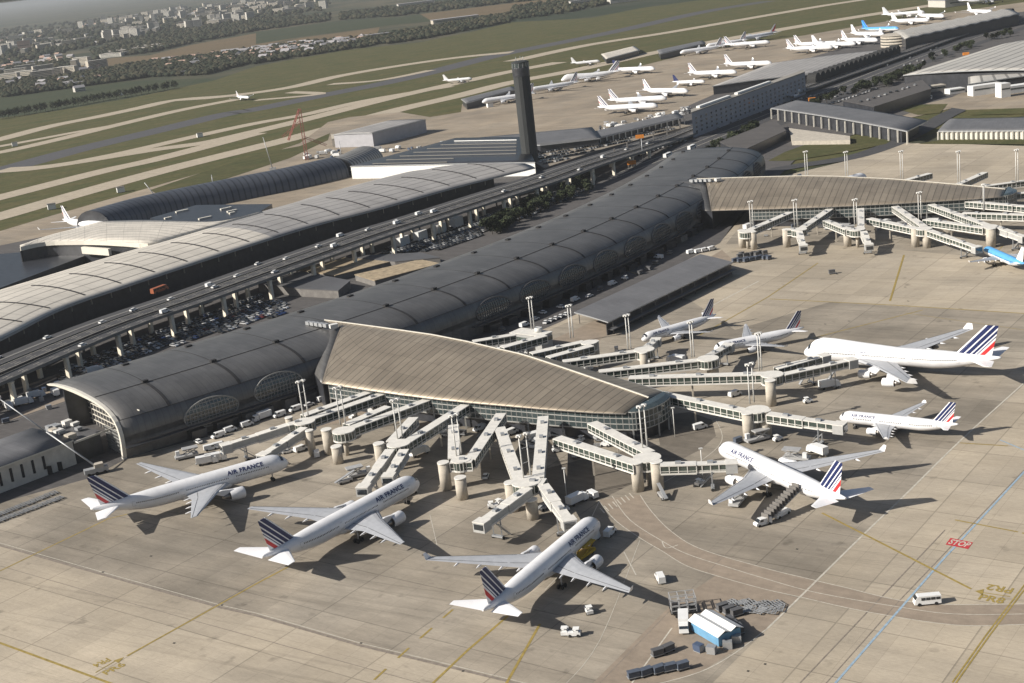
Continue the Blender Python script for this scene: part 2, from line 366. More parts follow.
def text_mesh(s, size, thick=0, spacing=1):
    cu = bpy.data.curves.new('txt', 'FONT'); cu.body = s; cu.size = size; cu.align_x = 'CENTER'; cu.align_y = 'CENTER'
    cu.space_character = spacing; cu.offset = thick; cu.resolution_u = 3
    o = bpy.data.objects.new('txt', cu); COL.objects.link(o); bpy.context.view_layer.update()
    me = bpy.data.meshes.new_from_object(o.evaluated_get(bpy.context.evaluated_depsgraph_get()))
    bpy.data.objects.remove(o); bpy.data.curves.remove(cu); return me
def ground_text(name, s, a, b, h, z, m, flip=False, fit=None):
    """text painted on the ground between ground points a and b, letter height h (m)"""
    me = text_mesh(s, h*1.38, .035*h)
    a = Vector(xy(*a)); b = Vector(xy(*b)); d = (b-a); mid = (a+b)/2; w = me.vertices and max(v.co.x for v in me.vertices)-min(v.co.x for v in me.vertices)
    sx = d.length/w
    for v in me.vertices: v.co.x *= sx
    me.materials.clear(); me.materials.append(m); me.name = name
    o = bpy.data.objects.new(name, me); COL.objects.link(o); o.location = (mid.x, mid.y, z); o.rotation_euler = (0, 0, atan2(d.y, d.x)+(pi if flip else 0))
    return o
sq = [(945.5, 544.6), (950.5, 538), (973, 542.6), (968, 549.2)]
so = sheet('stop_marking', sq, .045, M_RED); del so['kind']; tag(so, 'red rectangle painted on the concrete reading STOP', 'road marking')
t_ = ground_text('lettering', 'STOP', (949.5, 541.7), (969.5, 545.6), 2.9, .05, M_LINEW)
mw = t_.matrix_basis.copy(); t_.parent = so; t_.location = t_.location-so.location
def stand_sign(tri, bar, u, l, label, s1, s2, h):
    c = P(*bar[0]); e = empty('stand_marking', (c.x, c.y, .04), 0, label, 'road marking')
    def put(o): o.parent = e; o.location = o.location-e.location
    put(strips_obj('arrow', tri)); b = MB(); b.beam(P(*bar[0], .045)-e.location, P(*bar[1], .045)-e.location, .3, .004); b.build('bar', M_LINEY, e)
    put(ground_text('lettering', s1, u[0], u[1], h, .045, M_LINEY, True)); put(ground_text('lettering', s2, l[0], l[1], h, .045, M_LINEY))
def strips_obj(name, tri):
    pts = [P(*p, .045) for p in tri]; b = MB(); b.poly(pts if (pts[1]-pts[0]).cross(pts[2]-pts[0]).z > 0 else pts[::-1])
    return thing_center(b, name, M_LINEY)
def thing_center(b, name, m):
    c = b.v[0]; o = b.build(name, m, None, c); o.location = c; return o
stand_sign([(975, 591), (984, 589), (982.5, 595)], [(983, 592.5), (1010, 596.5)], [(987, 586.5), (1013, 591)], [(979, 597), (1004, 601.5)], 'yellow stand code in two rows beside the double yellow line', 'PR2', 'PR8', 3.0)
stand_sign([(124, 657), (113.5, 660.5), (118.5, 663)], [(95.5, 672.5), (115, 661)], [(94, 666), (109, 659)], [(104, 674), (124, 664)], 'dark stained yellow stand code near the bottom left edge', 'PR4', 'PR6', 2.4)
# ================================================================== AIRCRAFT
n = NT('fuselage_white', .32, .5)          # paint with a dotted window line, faint panel joints and a grey belly
ob = n.n.new('ShaderNodeTexCoord').outputs['Object']; X, Y, Z = n.xyz(ob)
pn = n.math('MAXIMUM', line_mask(n, X, 3.1, .06), 0)
g1 = n.rng(n.noise(ob, .35, 5, .6), .3, .7, .9, 1.04)
n.out(n.mul((.74, .74, .75), n.math('MULTIPLY', g1, n.rng(pn, 0, 1, 1, .9)))); M_FUS = n.m
M_WING = mat('wing_grey', (.42, .43, .45), .38, .15, var=.1, scale=.5)
M_WINGW = mat('tail_white', (.76, .76, .77), .4, var=.04, scale=.5)
M_BLUE = mat('livery_blue', (.015, .025, .10), .35, var=.1)
M_REDL = mat('livery_red', (.50, .03, .035), .35, var=.1)
M_SKY = mat('sky_blue_paint', (.10, .33, .62), .35, var=.08)
M_ENG = mat('nacelle_white', (.70, .70, .71), .35, var=.06)
M_FAN = mat('fan_dark', (.03, .03, .035), .5, .3)
M_EXH = mat('exhaust_metal', (.25, .23, .21), .4, .8)
M_STRUT = mat('gear_strut', (.4, .4, .4), .5, .2)
def fin_mat(name, kind):
    n = NT(name, .35, .5); uv = n.n.new('ShaderNodeUVMap'); x = n.xyz(uv.outputs[0]); t = x[0]; v = x[1]
    r = n.n.new('ShaderNodeValToRGB'); r.color_ramp.interpolation = 'CONSTANT'; e = r.color_ramp.elements
    W_, B_, R_ = (.74, .74, .75, 1), (.013, .022, .09, 1), (.50, .028, .03, 1)
    st = {'tricolour': [(0, W_), (.05, B_), (.21, W_), (.255, B_), (.39, W_), (.44, B_), (.52, W_), (.57, B_), (.605, W_), (.67, R_), (.81, W_)],
          'plain': [(0, W_), (.9, W_)], 'blue': [(0, (.015, .16, .50, 1)), (.35, (.10, .42, .75, 1)), (.5, (.015, .16, .5, 1))], 'navy': [(0, B_), (.9, B_)],
          'redtop': [(0, W_), (.3, R_), (.7, W_), (.8, R_)], 'far': [(0, W_), (.14, B_), (.27, W_), (.38, B_), (.45, W_), (.64, R_), (.72, W_)], 'light': [(0, (.62, .64, .68, 1)), (.4, W_)]}[kind]
    e[0].position = 0; e[0].color = st[0][1]
    e[1].position = st[1][0]; e[1].color = st[1][1]
    for p, c in st[2:]: q = e.new(p); q.color = c
    n.l.new(t, r.inputs[0]); return n.out(r.outputs[0])
FINM = {k: fin_mat('fin_'+k, k) for k in ('tricolour', 'plain', 'blue', 'navy', 'redtop', 'light', 'far')}
def airfoil(le, chord, z, y, th, n=7):
    up = []; lo = []
    for k in range(n):
        u = (1-cos(pi*k/(n-1)))/2
        t = th*chord*(1.48*sqrt(max(u, 0))-.63*u-1.76*u*u+1.42*u**3-.51*u**4)*1.05
        up.append((le-u*chord, y, z+t*1.1)); lo.append((le-u*chord, y, z-t*.7))
    return up+lo[::-1][1:-1]
def wing_mb(secs, flip):
    b = MB(); rg = [airfoil(*s) for s in secs]
    if flip: rg = [[(x, -y, z) for x, y, z in r] for r in rg]
    b.rings(rg, smooth=False, flip=flip); return b
def vert_surf(secs, th, m, parent, name, root):
    """fin: sections (x leading edge, chord, z)"""
    me = bpy.data.meshes.new(name); vs = []; fs = []; uvs = []
    prof = [(0, 0), (.12, .75), (.35, 1), (.7, .6), (1, .03)]
    for le, ch, z in secs:
        for sgn in (1, -1):
            for u, t in (prof if sgn == 1 else prof[::-1]): vs.append((le-u*ch, sgn*t*th*ch/2, z)); uvs.append(((u*ch)/root, z))
    N = 10
    for i in range(len(secs)-1):
        for k in range(N): fs.append((i*N+k, i*N+(k+1) % N, (i+1)*N+(k+1) % N, (i+1)*N+k))
    fs.append(tuple(range((len(secs)-1)*N, len(secs)*N)))
    me.from_pydata(vs, [], fs); uv = me.uv_layers.new(name='UVMap')
    for lp in me.loops: uv.data[lp.index].uv = uvs[lp.vertex_index]
    me.materials.append(m); me.update(); o = bpy.data.objects.new(name, me); COL.objects.link(o); o.parent = parent; fix_normals(o); return o
TYPES = {
 'twin777': dict(L=63.7, R=3.1, zc=5.7, nose=6.5, tail=21, wing=[(-20.5, 14.5, 4.3, 2.4, .11), (-27.0, 8.6, 5.4, 10.5, .10), (-39.6, 2.0, 7.6, 30.4, .08)], fin=[(-50.8, 9.8, 7.9), (-60.2, 2.8, 17.8)],
     stab=[(-55.0, 7.8, 6.6, 1.2, .09), (-61.6, 2.6, 7.6, 10.8, .08)], eng=[(-18.6, 9.7, 3.0, 1.75, 6.6)], gear=(-6, -33, 5.5), wl=0),
 'twin330': dict(L=58.8, R=2.82, zc=5.3, nose=5.8, tail=19, wing=[(-18.2, 11.5, 4.1, 2.2, .11), (-25.0, 7.6, 5.0, 9.6, .10), (-37.4, 2.3, 7.2, 29.4, .08)], fin=[(-47.4, 8.8, 7.4), (-55.0, 3.0, 16.9)],
     stab=[(-50.5, 6.6, 6.0, 1.1, .09), (-56.4, 2.2, 7.0, 9.7, .08)], eng=[(-17.5, 9.4, 2.9, 1.5, 5.8)], gear=(-6, -30, 5), wl=1.6),
 'jumbo': dict(L=69.5, R=3.25, zc=6.3, nose=7.5, tail=23, wing=[(-19.0, 16.0, 4.6, 2.4, .11), (-30.5, 9.5, 5.8, 12, .10), (-47.8, 3.6, 8.0, 31.4, .08)], fin=[(-54.5, 12.0, 9.0), (-64.6, 4.2, 19.4)],
     stab=[(-58.5, 9.0, 7.4, 1.2, .09), (-66.5, 2.8, 8.6, 11.1, .08)], eng=[(-24.5, 11.7, 3.0, 1.4, 5.8), (-36.0, 20.8, 3.9, 1.4, 5.8)], gear=(-8, -34, 6), wl=1.9, hump=True),
 'narrow': dict(L=37.6, R=2.0, zc=3.7, nose=4.0, tail=12, wing=[(-11.5, 7.2, 2.9, 1.5, .11), (-14.6, 4.6, 3.4, 6.4, .10), (-20.6, 1.6, 4.5, 17.0, .08)], fin=[(-29.8, 6.0, 5.3), (-35.0, 2.0, 11.8)],
     stab=[(-31.6, 4.0, 4.5, .8, .09), (-35.0, 1.5, 5.1, 6.2, .08)], eng=[(-11.2, 5.75, 1.9, 1.05, 4.2)], gear=(-5, -17.5, 3.8), wl=.7),
}
def wrap_text(s, size, R_, zc, x_mid, ang0, side, m, parent, name='lettering'):
    """lettering laid round the cylinder of the fuselage"""
    me = text_mesh(s, size*1.38, .035*size, 1.08); bm = bmesh.new(); bm.from_mesh(me); bpy.data.meshes.remove(me)
    h = size
    for k in range(-3, 4):
        bmesh.ops.bisect_plane(bm, geom=bm.verts[:]+bm.edges[:]+bm.faces[:], plane_co=(0, k*h/7, 0), plane_no=(0, 1, 0))
    for v in bm.verts:
        x, y = v.co.x, v.co.y; a = ang0+y/R_; rr = R_+.05
        v.co = Vector((x_mid+side*(-x), side*rr*cos(a), zc+rr*sin(a))) if side == 1 else Vector((x_mid+x, -rr*cos(a), zc+rr*sin(a)))
    me = bpy.data.meshes.new(name); bm.to_mesh(me); bm.free(); me.materials.append(m); o = bpy.data.objects.new(name, me); COL.objects.link(o); o.parent = parent
    return o
def aircraft(ty, label, detail=2, fin='tricolour', top=None, group=None, livery=True):
    T = TYPES[ty]; L, RR, zc = T['L'], T['R'], T['zc']
    root = empty('airliner', (0, 0, 0), 0, label, 'airliner', group)
    # fuselage
    b = MB(); st = []
    K = 24 if detail > 1 else 14
    def rad(x):
        if x < T['nose']: return RR*(1-(1-x/T['nose'])**2.1)**.58 if x > 0 else .02
        if x > L-T['tail']:
            u = (x-(L-T['tail']))/T['tail']; return RR*(1-.90*u**1.55)
        return RR
    def cz(x):
        if x < T['nose']: return zc-(1-x/T['nose'])**2*RR*.30
        if x > L-T['tail']: return zc+(RR-rad(x))*.72
        return zc
    xs = [0, .15, .5, 1.1, 2, 3.2, 4.6, T['nose'], T['nose']+4, L*.3, L*.5, L-T['tail']]+[L-T['tail']+T['tail']*u for u in (.15, .3, .45, .6, .75, .88, .96, 1)]
    xs = sorted(set(round(x, 3) for x in xs))
    b.use(M_FUS); rg = []
    for x in xs:
        r = max(rad(x), .05); z0 = cz(x); ring = []
        hump = 0
        if T.get('hump') : hump = max(0, min(1, (x-1.0)/5))*(1-max(0, min(1, (x-17)/9)))*1.9; hump = max(0, hump)
        for k in range(K):
            a = 2*pi*k/K; zz = sin(a)*r; yy = cos(a)*r
            if zz > 0 and hump: zz = zz*(1+hump/RR); yy *= 1-.18*min(1, hump/1.9)*sin(a)
            ring.append((-x, yy, z0+zz))
        rg.append(ring)
    b.rings(rg, smooth=True)
    if top:
        b.ms = [M_FUS, top]
        b.mi = [1 if (sum(b.v[i][2] for i in f)/len(f) > zc-.2) else 0 for f in b.f]
    b.build('fuselage', None, root)
    # wings, tailplane, fin
    for fl in (0, 1):
        w = wing_mb(T['wing'], fl); wo = w.build('wing', M_WING, root)
        s = wing_mb(T['stab'], fl); s.build('tailplane', M_WINGW, root)
        sg = -1 if fl else 1
        if T['wl'] and detail > 0:
            le, ch, z, y, th = T['wing'][-1]; q = MB(); hh = T['wl']
            q.rings([[(le-u*ch, sg*(y+dy), z+t*.1) for u, t in ((0, 0), (.5, 1), (1, 0), (.5, -1))] for dy in (0,)]+[[(le-hh*.7-u*ch*.5, sg*(y+hh*.45), z+hh+t*.1) for u, t in ((0, 0), (.5, 1), (1, 0), (.5, -1))]], flip=bool(fl))
            q.build('winglet', M_WINGW, wo)
        if detail > 1:
            for k in range(4):        # flap-track fairings
                a = T['wing'][1] if k > 0 else T['wing'][0]; e = T['wing'][2] if k > 0 else T['wing'][1]; u = (k-1)/3.6+.05 if k else .55
                yy = a[3]+(e[3]-a[3])*u; te = (a[0]-a[1])+((e[0]-e[1])-(a[0]-a[1]))*u; zz = a[2]+(e[2]-a[2])*u
                q = MB(); s_ = RR/3
                q.rings([[(te+dx, sg*yy+cos(t)*r_*s_, zz-.35*s_+sin(t)*r_*s_) for t in [2*pi*i/6 for i in range(6)]] for dx, r_ in ((2.2*s_, .05), (1.0*s_, .32), (-.6*s_, .28), (-1.8*s_, .04))], smooth=True)
                q.build('flap_fairing', M_WINGW, wo)
            q = MB(); q.use(M_FAN)        # gaps between flaps, ailerons and slats, and the open spoiler line
            for i in (0, 1):
                a, e = T['wing'][i], T['wing'][i+1]
                def pt(s_, f, u): 
                    ch = a[1]+(e[1]-a[1])*u; le = a[0]+(e[0]-a[0])*u; zz = a[2]+(e[2]-a[2])*u; th = a[4]*ch*(1.48*sqrt(f)-.63*f-1.76*f*f+1.42*f**3-.51*f**4)*1.155
                    return Vector((le-f*ch, sg*(a[3]+(e[3]-a[3])*u), zz+th+.02))
                q.beam(pt(0, .76, .02), pt(0, .76, .98), .12*RR/3, .03); q.beam(pt(0, .12, .02), pt(0, .12, .98), .08*RR/3, .03)
            q.build('control_gap', None, wo)
    vert_surf(T['fin'], .09, FINM[fin], root, 'fin', T['fin'][0][1])
    # engines
    for ex, ey, ez, er, el in T['eng']:
        for sg in (1, -1):
            q = MB(); q.use(M_ENG); A = 16 if detail > 1 else 10
            prof = [(0, .86), (-.12, .97), (-.5, 1.05), (-.45*el, 1.08), (-.72*el, .92)]
            q.rings([[(ex+dx, sg*ey+cos(2*pi*i/A)*er*r_, ez+sin(2*pi*i/A)*er*r_) for i in range(A)] for dx, r_ in prof], cap=False, smooth=True)
            q.use(M_FAN); q.rings([[(ex+dx, sg*ey+cos(2*pi*i/A)*er*r_, ez+sin(2*pi*i/A)*er*r_) for i in range(A)] for dx, r_ in ((0, .86), (-.7, .80))], cap=False, flip=True)
            q.poly([(ex-.7, sg*ey+cos(2*pi*i/A)*er*.8, ez+sin(2*pi*i/A)*er*.8) for i in range(A)])
            q.use(M_EXH); q.rings([[(ex+dx, sg*ey+cos(2*pi*i/A)*er*r_, ez+sin(2*pi*i/A)*er*r_) for i in range(A)] for dx, r_ in ((-.70*el, .70), (-.88*el, .52), (-1.0*el, .42), (-1.1*el, .12))], smooth=True)
            eo = q.build('engine', None, root)
            p = MB(); 
            # pylon up to the wing
            u = (ey-T['wing'][0][3])/(T['wing'][1][3]-T['wing'][0][3]) if ey < T['wing'][1][3] else 1+(ey-T['wing'][1][3])/(T['wing'][2][3]-T['wing'][1][3])
            i = 0 if u <= 1 else 1; u -= i; a, e = T['wing'][i], T['wing'][i+1]
            le = a[0]+(e[0]-a[0])*u; wz = a[2]+(e[2]-a[2])*u
            p.rings([[(xx, sg*ey+d*.22*er, zz) for d in (-1, 1)]+[(xx2, sg*ey+d*.22*er, zz2) for d in (1, -1)] for xx, zz, xx2, zz2 in ((ex-.25*el, ez+er*.9, ex-1.05*el, ez+er*.3), (le+.6, wz+.15, le-2.6, wz-.1))])
            p.build('pylon', M_ENG, eo)
    if detail > 0:
        gx, mx, my = T['gear']; wr = .62*RR/3
        for nm, x, y, nw in (('nose_gear', gx, 0, 1), ('main_gear', mx, my, 2), ('main_gear', mx, -my, 2)):
            q = MB(); q.use(M_STRUT); q.tube((x, y, wr), (x, y, zc-RR*.7), .16*RR/3+.05); q.use(M_RUB)
            for k in range(nw):
                for sg in (1, -1):
                    xx = x+(k-.5)*1.5*RR/3*(nw > 1); q.tube((xx, y+sg*.35, wr), (xx, y+sg*.8, wr), wr, n=12)
            q.build(nm, None, root)
    if detail > 1:
        # cockpit glazing: a dark band wrapped on the nose
        q = MB(); A = 10
        x0, x1 = .30*T['nose'], .46*T['nose']; hz = 0
        if T.get('hump'): x0, x1 = .30*T['nose'], .42*T['nose']; 
        a0, a1 = (R(32), R(148)) 
        rr = []
        for x, da in ((x0, .0), (x1, .0)):
            r = rad(x)*1.02; z0 = cz(x); hump = max(0, min(1, (x-1)/5))*1.9 if T.get('hump') else 0
            rr.append([(-x, cos(a0+(a1-a0)*k/A)*r, z0+sin(a0+(a1-a0)*k/A)*(r+hump)+.03) for k in range(A+1)])
        q.rings(rr, close=False, cap=False, flip=True); q.build('cockpit_window', M_CG, root)
        # rows of cabin windows
        q = MB(); q.use(M_CG)
        x = T['nose']+1.2
        while x < L-T['tail']*.62:
            for sg in (1, -1):
                a = R(9); r = rad(x)+.012; z = cz(x)+sin(a)*r; y = cos(a)*r*sg
                q.poly([(-x, y, z-.19), (-x-.27, y, z-.19), (-x-.27, y-.03*sg, z+.19), (-x, y-.03*sg, z+.19)][::(-1 if sg > 0 else 1)])
            x += .56
            if abs(x-L*.30) < .4 or abs(x-L*.55) < .4: x += 2.2
        w = q.build('cabin_windows', None, root); w['kind'] = 'stuff'
        # doors
        for dx in ((T['nose']+.2, L*.28, L*.56, L-T['tail']*.62) if L > 40 else (T['nose']+.2, L-T['tail']*.6)):
            for sg in (1, -1):
                q = MB(); q.use(M_STRUT); r = rad(dx)+.02; z = cz(dx)
                for (u0, u1, a0_, a1_) in ((0, .08, -12, 24), (.95, 1.03, -12, 24), (0, 1.03, 22.5, 24), (0, 1.03, -13, -11.5)):
                    q.poly([(-dx-u0, cos(R(a0_))*r*sg, z+sin(R(a0_))*r), (-dx-u1, cos(R(a0_))*r*sg, z+sin(R(a0_))*r), (-dx-u1, cos(R(a1_))*r*sg, z+sin(R(a1_))*r), (-dx-u0, cos(R(a1_))*r*sg, z+sin(R(a1_))*r)][::(-1 if sg > 0 else 1)])
                q.build('door', None, root)
        if livery:
            sz = 1.42*RR/3; xm = -(T['nose']+ (8.6 if L > 40 else 4.4))*(1.12 if T.get('hump') else 1)
            for sg in (1, -1): wrap_text('AIR FRANCE', sz, RR, zc, xm, R(36), sg, M_BLUE, root)
        # wing-body fairing
        q = MB(); q.use(M_FUS); fx0, fx1 = T['wing'][0][0]+3, T['wing'][0][0]-T['wing'][0][1]-4
        q.rings([[(x, cos(2*pi*i/14)*ry, zc-RR*.62+sin(2*pi*i/14)*rz) for i in range(14)] for x, ry, rz in ((fx0, RR*.3, RR*.2), (fx0-4, RR*.95, RR*.55), ((fx0+fx1)/2, RR*1.08, RR*.62), (fx1+4, RR*.9, RR*.5), (fx1, RR*.3, RR*.2))], smooth=True)
        q.build('belly_fairing', None, root)
    return root
def place(o, nose, tail, zn, L=None):
    """stand an aircraft with its nose over one surveyed point, pointing away from another"""
    a = P(nose[0], nose[1], zn); b = P(tail[0], tail[1], zn); d = a-b
    o.location = (a.x, a.y, .02); o.rotation_euler = (0, 0, atan2(d.y, d.x))
    return o
def place2(o, nose, tipa, tipb, tail, zn, zt, zw):
    a = P(*nose, zn); t = P(*tail, zt); d1 = (a-t).to_2d().normalized(); w = (P(*tipa, zw)-P(*tipb, zw)).to_2d().normalized(); d2 = Vector((-w.y, w.x))
    if d2.dot(d1) < 0: d2 = -d2
    d = (d1*1.2+d2).normalized(); o.location = (a.x, a.y, .02); o.rotation_euler = (0, 0, atan2(d.y, d.x)); return o
p1 = aircraft('twin777', 'white widebody airliner with blue striped tail parked nearest the left edge of the apron')
place2(p1, (288, 461), (186, 517), (136, 463), (95, 508), 5.2, 8, 7.5)
a2 = aircraft('twin777', 'white widebody airliner parked second from left, docked by a pair of boarding arms')
place2(a2, (418, 481), (400, 544), (247, 508), (262, 556), 5.2, 8, 7.5)
a3 = aircraft('twin330', 'white widebody airliner lowest in the picture, a yellow loader at its side')
place2(a3, (597, 521), (428, 559), (631.5, 589), (481, 606.5), 5, 7.5, 7.2)
a4 = aircraft('twin330', 'white widebody airliner with mobile stairs at its tail and one long bridge at its nose')
place2(a4, (720.7, 447), (704, 507), (889.7, 449.5), (841.7, 494.5), 5, 7.5, 7.2)
a5 = aircraft('jumbo', 'four-engined white jumbo airliner with a humped nose, beside two boarding bridges')
place2(a5, (804, 350.7), (915.5, 389.5), (976.5, 331), (1004, 357), 6, 8.5, 8)
a6 = aircraft('narrow', 'short white narrowbody airliner at the right, parked below the jumbo')
place2(a6, (839.5, 416.5), (883, 444), (918, 404.5), (945, 424.5), 3.5, 5, 4.6)
a7 = aircraft('narrow', 'narrowbody airliner with dark tail between the canopy roof and the middle piers', livery=True)
place2(a7, (641.7, 339), (648.5, 320), (696.4, 334.5), (704, 317), 3.5, 5, 4.6)
a8 = aircraft('narrow', 'narrowbody airliner with dark tail parked left of the jumbo nose')
place2(a8, (714, 348.5), (743, 328), (781, 347.6), (794, 329), 3.5, 5, 4.6)
a9 = aircraft('narrow', 'airliner with a bright blue upper hull and white tail at the right edge', fin='plain', top=M_SKY, livery=False)
place(a9, (985, 249), (1018, 263.5), 3.7)
# ================================================================== MAIN TERMINAL (long curved vault) AND ITS TWO PIERS
def roofing(name, col, pitch, rough=.5, metal=.0, seam=.75, var=.12, p2=None, w1=.16, w2=.10, s2=None):
    """standing-seam sheet: seams drawn from the surface's own UV (metres)"""
    n = NT(name, rough, .5, metal); uv = n.n.new('ShaderNodeUVMap').outputs[0]; x = n.xyz(uv)
    p2 = p2 or pitch*2.3; s2 = s2 or .5+seam/2; j = line_mask(n, x[0], pitch, w1); j2 = line_mask(n, x[1], p2, w2)
    f = n.math('MULTIPLY', n.rng(j, 0, 1, 1, seam), n.rng(j2, 0, 1, 1, s2))
    c = n.n.new('ShaderNodeTexWhiteNoise'); c.noise_dimensions = '2D'; fl = n.n.new('ShaderNodeVectorMath'); fl.operation = 'FLOOR'
    mp = n.n.new('ShaderNodeMapping'); mp.inputs['Scale'].default_value = (1/pitch, 1/p2, 1); n.l.new(uv, mp.inputs[0]); n.l.new(mp.outputs[0], fl.inputs[0]); n.l.new(fl.outputs[0], c.inputs[0])
    f = n.math('MULTIPLY', f, n.rng(c.outputs[0], 0, 1, 1-var*.45, 1+var*.45))
    f = n.math('MULTIPLY', f, n.rng(n.noise(n.pos(), .06, 5, .65), .3, .7, 1-var, 1+var))
    st = n.n.new('ShaderNodeMapping'); st.inputs['Scale'].default_value = (1.2, .04, 1); n.l.new(uv, st.inputs[0])
    f = n.math('MULTIPLY', f, n.rng(n.noise(st.outputs[0], 1, 4, .7), .35, .7, 1.04, .86))
    return n.out(n.mul(col, f))
M_BODY = roofing('vault_cladding', (.135, .132, .128), 2.4, .45, .4, .72, .18)
M_PIER = roofing('pier_sheet', (.35, .295, .225), 3.3, .42, .55, .5, .2, p2=9.5, w1=.42, w2=.18, s2=.7)
M_SHED = roofing('canopy_sheet', (.135, .135, .14), 2.0, .6, .1, .8, .14)
M_PALE = roofing('pale_sheet', (.56, .52, .455), 14.3, .6, 0, .72, .10, p2=8, w1=.4, w2=1.0, s2=.5)
M_GREYR = roofing('grey_sheet', (.34, .325, .31), 14.3, .55, .1, .72, .12, p2=8, w1=.4, w2=1.0, s2=.5)
M_RIM = mat('pale_rim', (.62, .59, .52), .5, var=.06)
M_FRAME = mat('window_frame', (.38, .38, .36), .5, .2, var=.15)
def grid_surface(name, rows, mats, parent, us=None, vs=None, thick=0, off=None, smooth=True, mi=None, flip=False):
    """rows of points -> sheet with UV in metres; thick closes it downwards"""
    R_, C_ = len(rows), len(rows[0]); me = bpy.data.meshes.new(name); v = [tuple(p) for r in rows for p in r]; f = []; uv = []
    U = [0]; 
    for i in range(1, R_): U.append(U[-1]+(Vector(rows[i][C_//2])-Vector(rows[i-1][C_//2])).length)
    V = [[0] for _ in rows]
    for i in range(R_):
        for k in range(1, C_): V[i].append(V[i][-1]+(Vector(rows[i][k])-Vector(rows[i][k-1])).length)
    for i in range(R_-1):
        for k in range(C_-1):
            q = [(i, k), (i+1, k), (i+1, k+1), (i, k+1)]
            if flip: q = q[::-1]
            f.append([a*C_+b for a, b in q]); uv.append([(U[a], V[a][b]) for a, b in q])
    nt_ = len(f)
    if thick:
        N = len(v); v += [(p[0], p[1], p[2]-thick) for p in v[:N]]
        for i in range(R_-1):
            for k in range(C_-1):
                q = [(i, k), (i, k+1), (i+1, k+1), (i+1, k)]
                if flip: q = q[::-1]
                f.append([N+a*C_+b for a, b in q]); uv.append([(U[a], V[a][b]) for a, b in q])
        edge = [(i, 0) for i in range(R_)]+[(R_-1, k) for k in range(1, C_)]+[(i, C_-1) for i in range(R_-2, -1, -1)]+[(0, k) for k in range(C_-2, 0, -1)]
        for a, b in zip(edge, edge[1:]+edge[:1]):
            ia, ib = a[0]*C_+a[1], b[0]*C_+b[1]; q = [ia, N+ia, N+ib, ib]
            if flip: q = q[::-1]
            f.append(q); uv.append([(0.5, 0.5)]*4)
    if off: v = [(x-off[0], y-off[1], z-off[2]) for x, y, z in v]
    me.from_pydata(v, [], f); ul = me.uv_layers.new(name='UVMap'); i = 0
    for q in uv:
        for c in q: ul.data[i].uv = c; i += 1
    for m in mats: me.materials.append(m)
    if mi: me.polygons.foreach_set('material_index', [mi(j) if j < nt_ else 1 for j in range(len(f))])
    elif thick and len(mats) > 1: me.polygons.foreach_set('material_index', [0 if j < nt_ else 1 for j in range(len(f))])
    me.polygons.foreach_set('use_smooth', [smooth and j < nt_ for j in range(len(f))]); me.update()
    o = bpy.data.objects.new(name, me); COL.objects.link(o)
    if parent: o.parent = parent
    return o
M_LAT = mat('lattice_metal', (.27, .27, .26), .5, .3, var=.2)
# --- plan curve of the airside wall of the long hall
N0 = Vector((-139.5, 461.5)); S_END = 527.0
AX = [(0, N0.copy(), R(36))]
_p = N0.copy(); _s = 0
while _s < S_END+40:
    th = R(36+.0645*_s); _p = _p+Vector((cos(th), sin(th)))*1.0; _s += 1; AX.append((_s, _p.copy(), R(36+.0645*_s)))
def body(s, w, z):
    i = max(0, min(len(AX)-1, int(round(s)))); p = AX[i][1].copy(); th = AX[i][2]; p += Vector((cos(th), sin(th)))*(s-AX[i][0])
    return Vector((p.x-sin(th)*w, p.y+cos(th)*w, z))
PROF = [(.3, 0), (-.3, 3), (-.8, 6), (-.8, 9), (-.1, 11.8), (1.2, 13.7), (3.2, 15.4), (6.5, 16.9), (10, 17.9), (15, 18.8), (20, 19.3), (27, 19.8), (34, 20), (42, 19.8), (50, 19.2), (57, 18.2)]
def prof(u):
    u = u*(len(PROF)-1); i = min(int(u), len(PROF)-2); t = u-i; return (PROF[i][0]*(1-t)+PROF[i+1][0]*t, PROF[i][1]*(1-t)+PROF[i+1][1]*t)
bc = body(0, 0, 0); main = empty('terminal_hall', (bc.x, bc.y, 0), 0, 'long curved dark grey vaulted hall running diagonally behind the two piers', 'terminal building'); off = (bc.x, bc.y, 0)
def wtop(s):   # the vault narrows to a rounded beak at both ends
    e = min(s, S_END-s); return 1.0
rows = []
ss = [i*6.0 for i in range(int(S_END/6)+1)]
for s in ss: rows.append([body(s-(w*.06 if s < 1 else 0), w, z) for w, z in PROF])
grid_surface('vault_roof', rows, [M_BODY, M_CONCD], main, off=off, thick=.9, flip=False)
b = MB()     # landside wall, floor slab and solid core under the vault
rw = [body(s, 50, 0) for s in ss]; 
for i in range(0, len(ss)-1): b.beam(body(ss[i], 53, 8.6), body(ss[i+1], 53, 8.6), 1.0, 17.2)
b.build('landside_wall', M_FAC, main, off)
b = MB(); pr = []
for e, s in ((0, 9), (1, S_END-9)):
    b.use(M_FAC); q = [body(s, w, max(0, z-1.2)) for w, z in PROF[1:]]; q += [body(s, 54, 0)]
    q = [body(s, 1.2, 0)]+[Vector(p) for p in q[1:]]
    b.poly(q if e == 0 else q[::-1])
b.build('end_wall', None, main, off)
b = MB()     # lattice glazing at the front end
for k in range(19):
    w = 1.0+k*2.9; zt = 0
    for (w0, z0), (w1, z1) in zip(PROF, PROF[1:]):
        if w0 <= w <= w1 and w1 > w0: zt = z0+(z1-z0)*(w-w0)/(w1-w0)
    b.beam(body(8.8, w, .1), body(8.8, w, max(zt-1.3, 2)), .3, .3)
for z in (2, 4.2, 6.4, 8.6, 10.8, 13, 15.2): b.beam(body(8.75, 1.2, z), body(8.75, 53, z), .3, .3)
b.build('end_glazing_frame', M_RIM, main, off)
b = MB(); b.use(M_LAT)
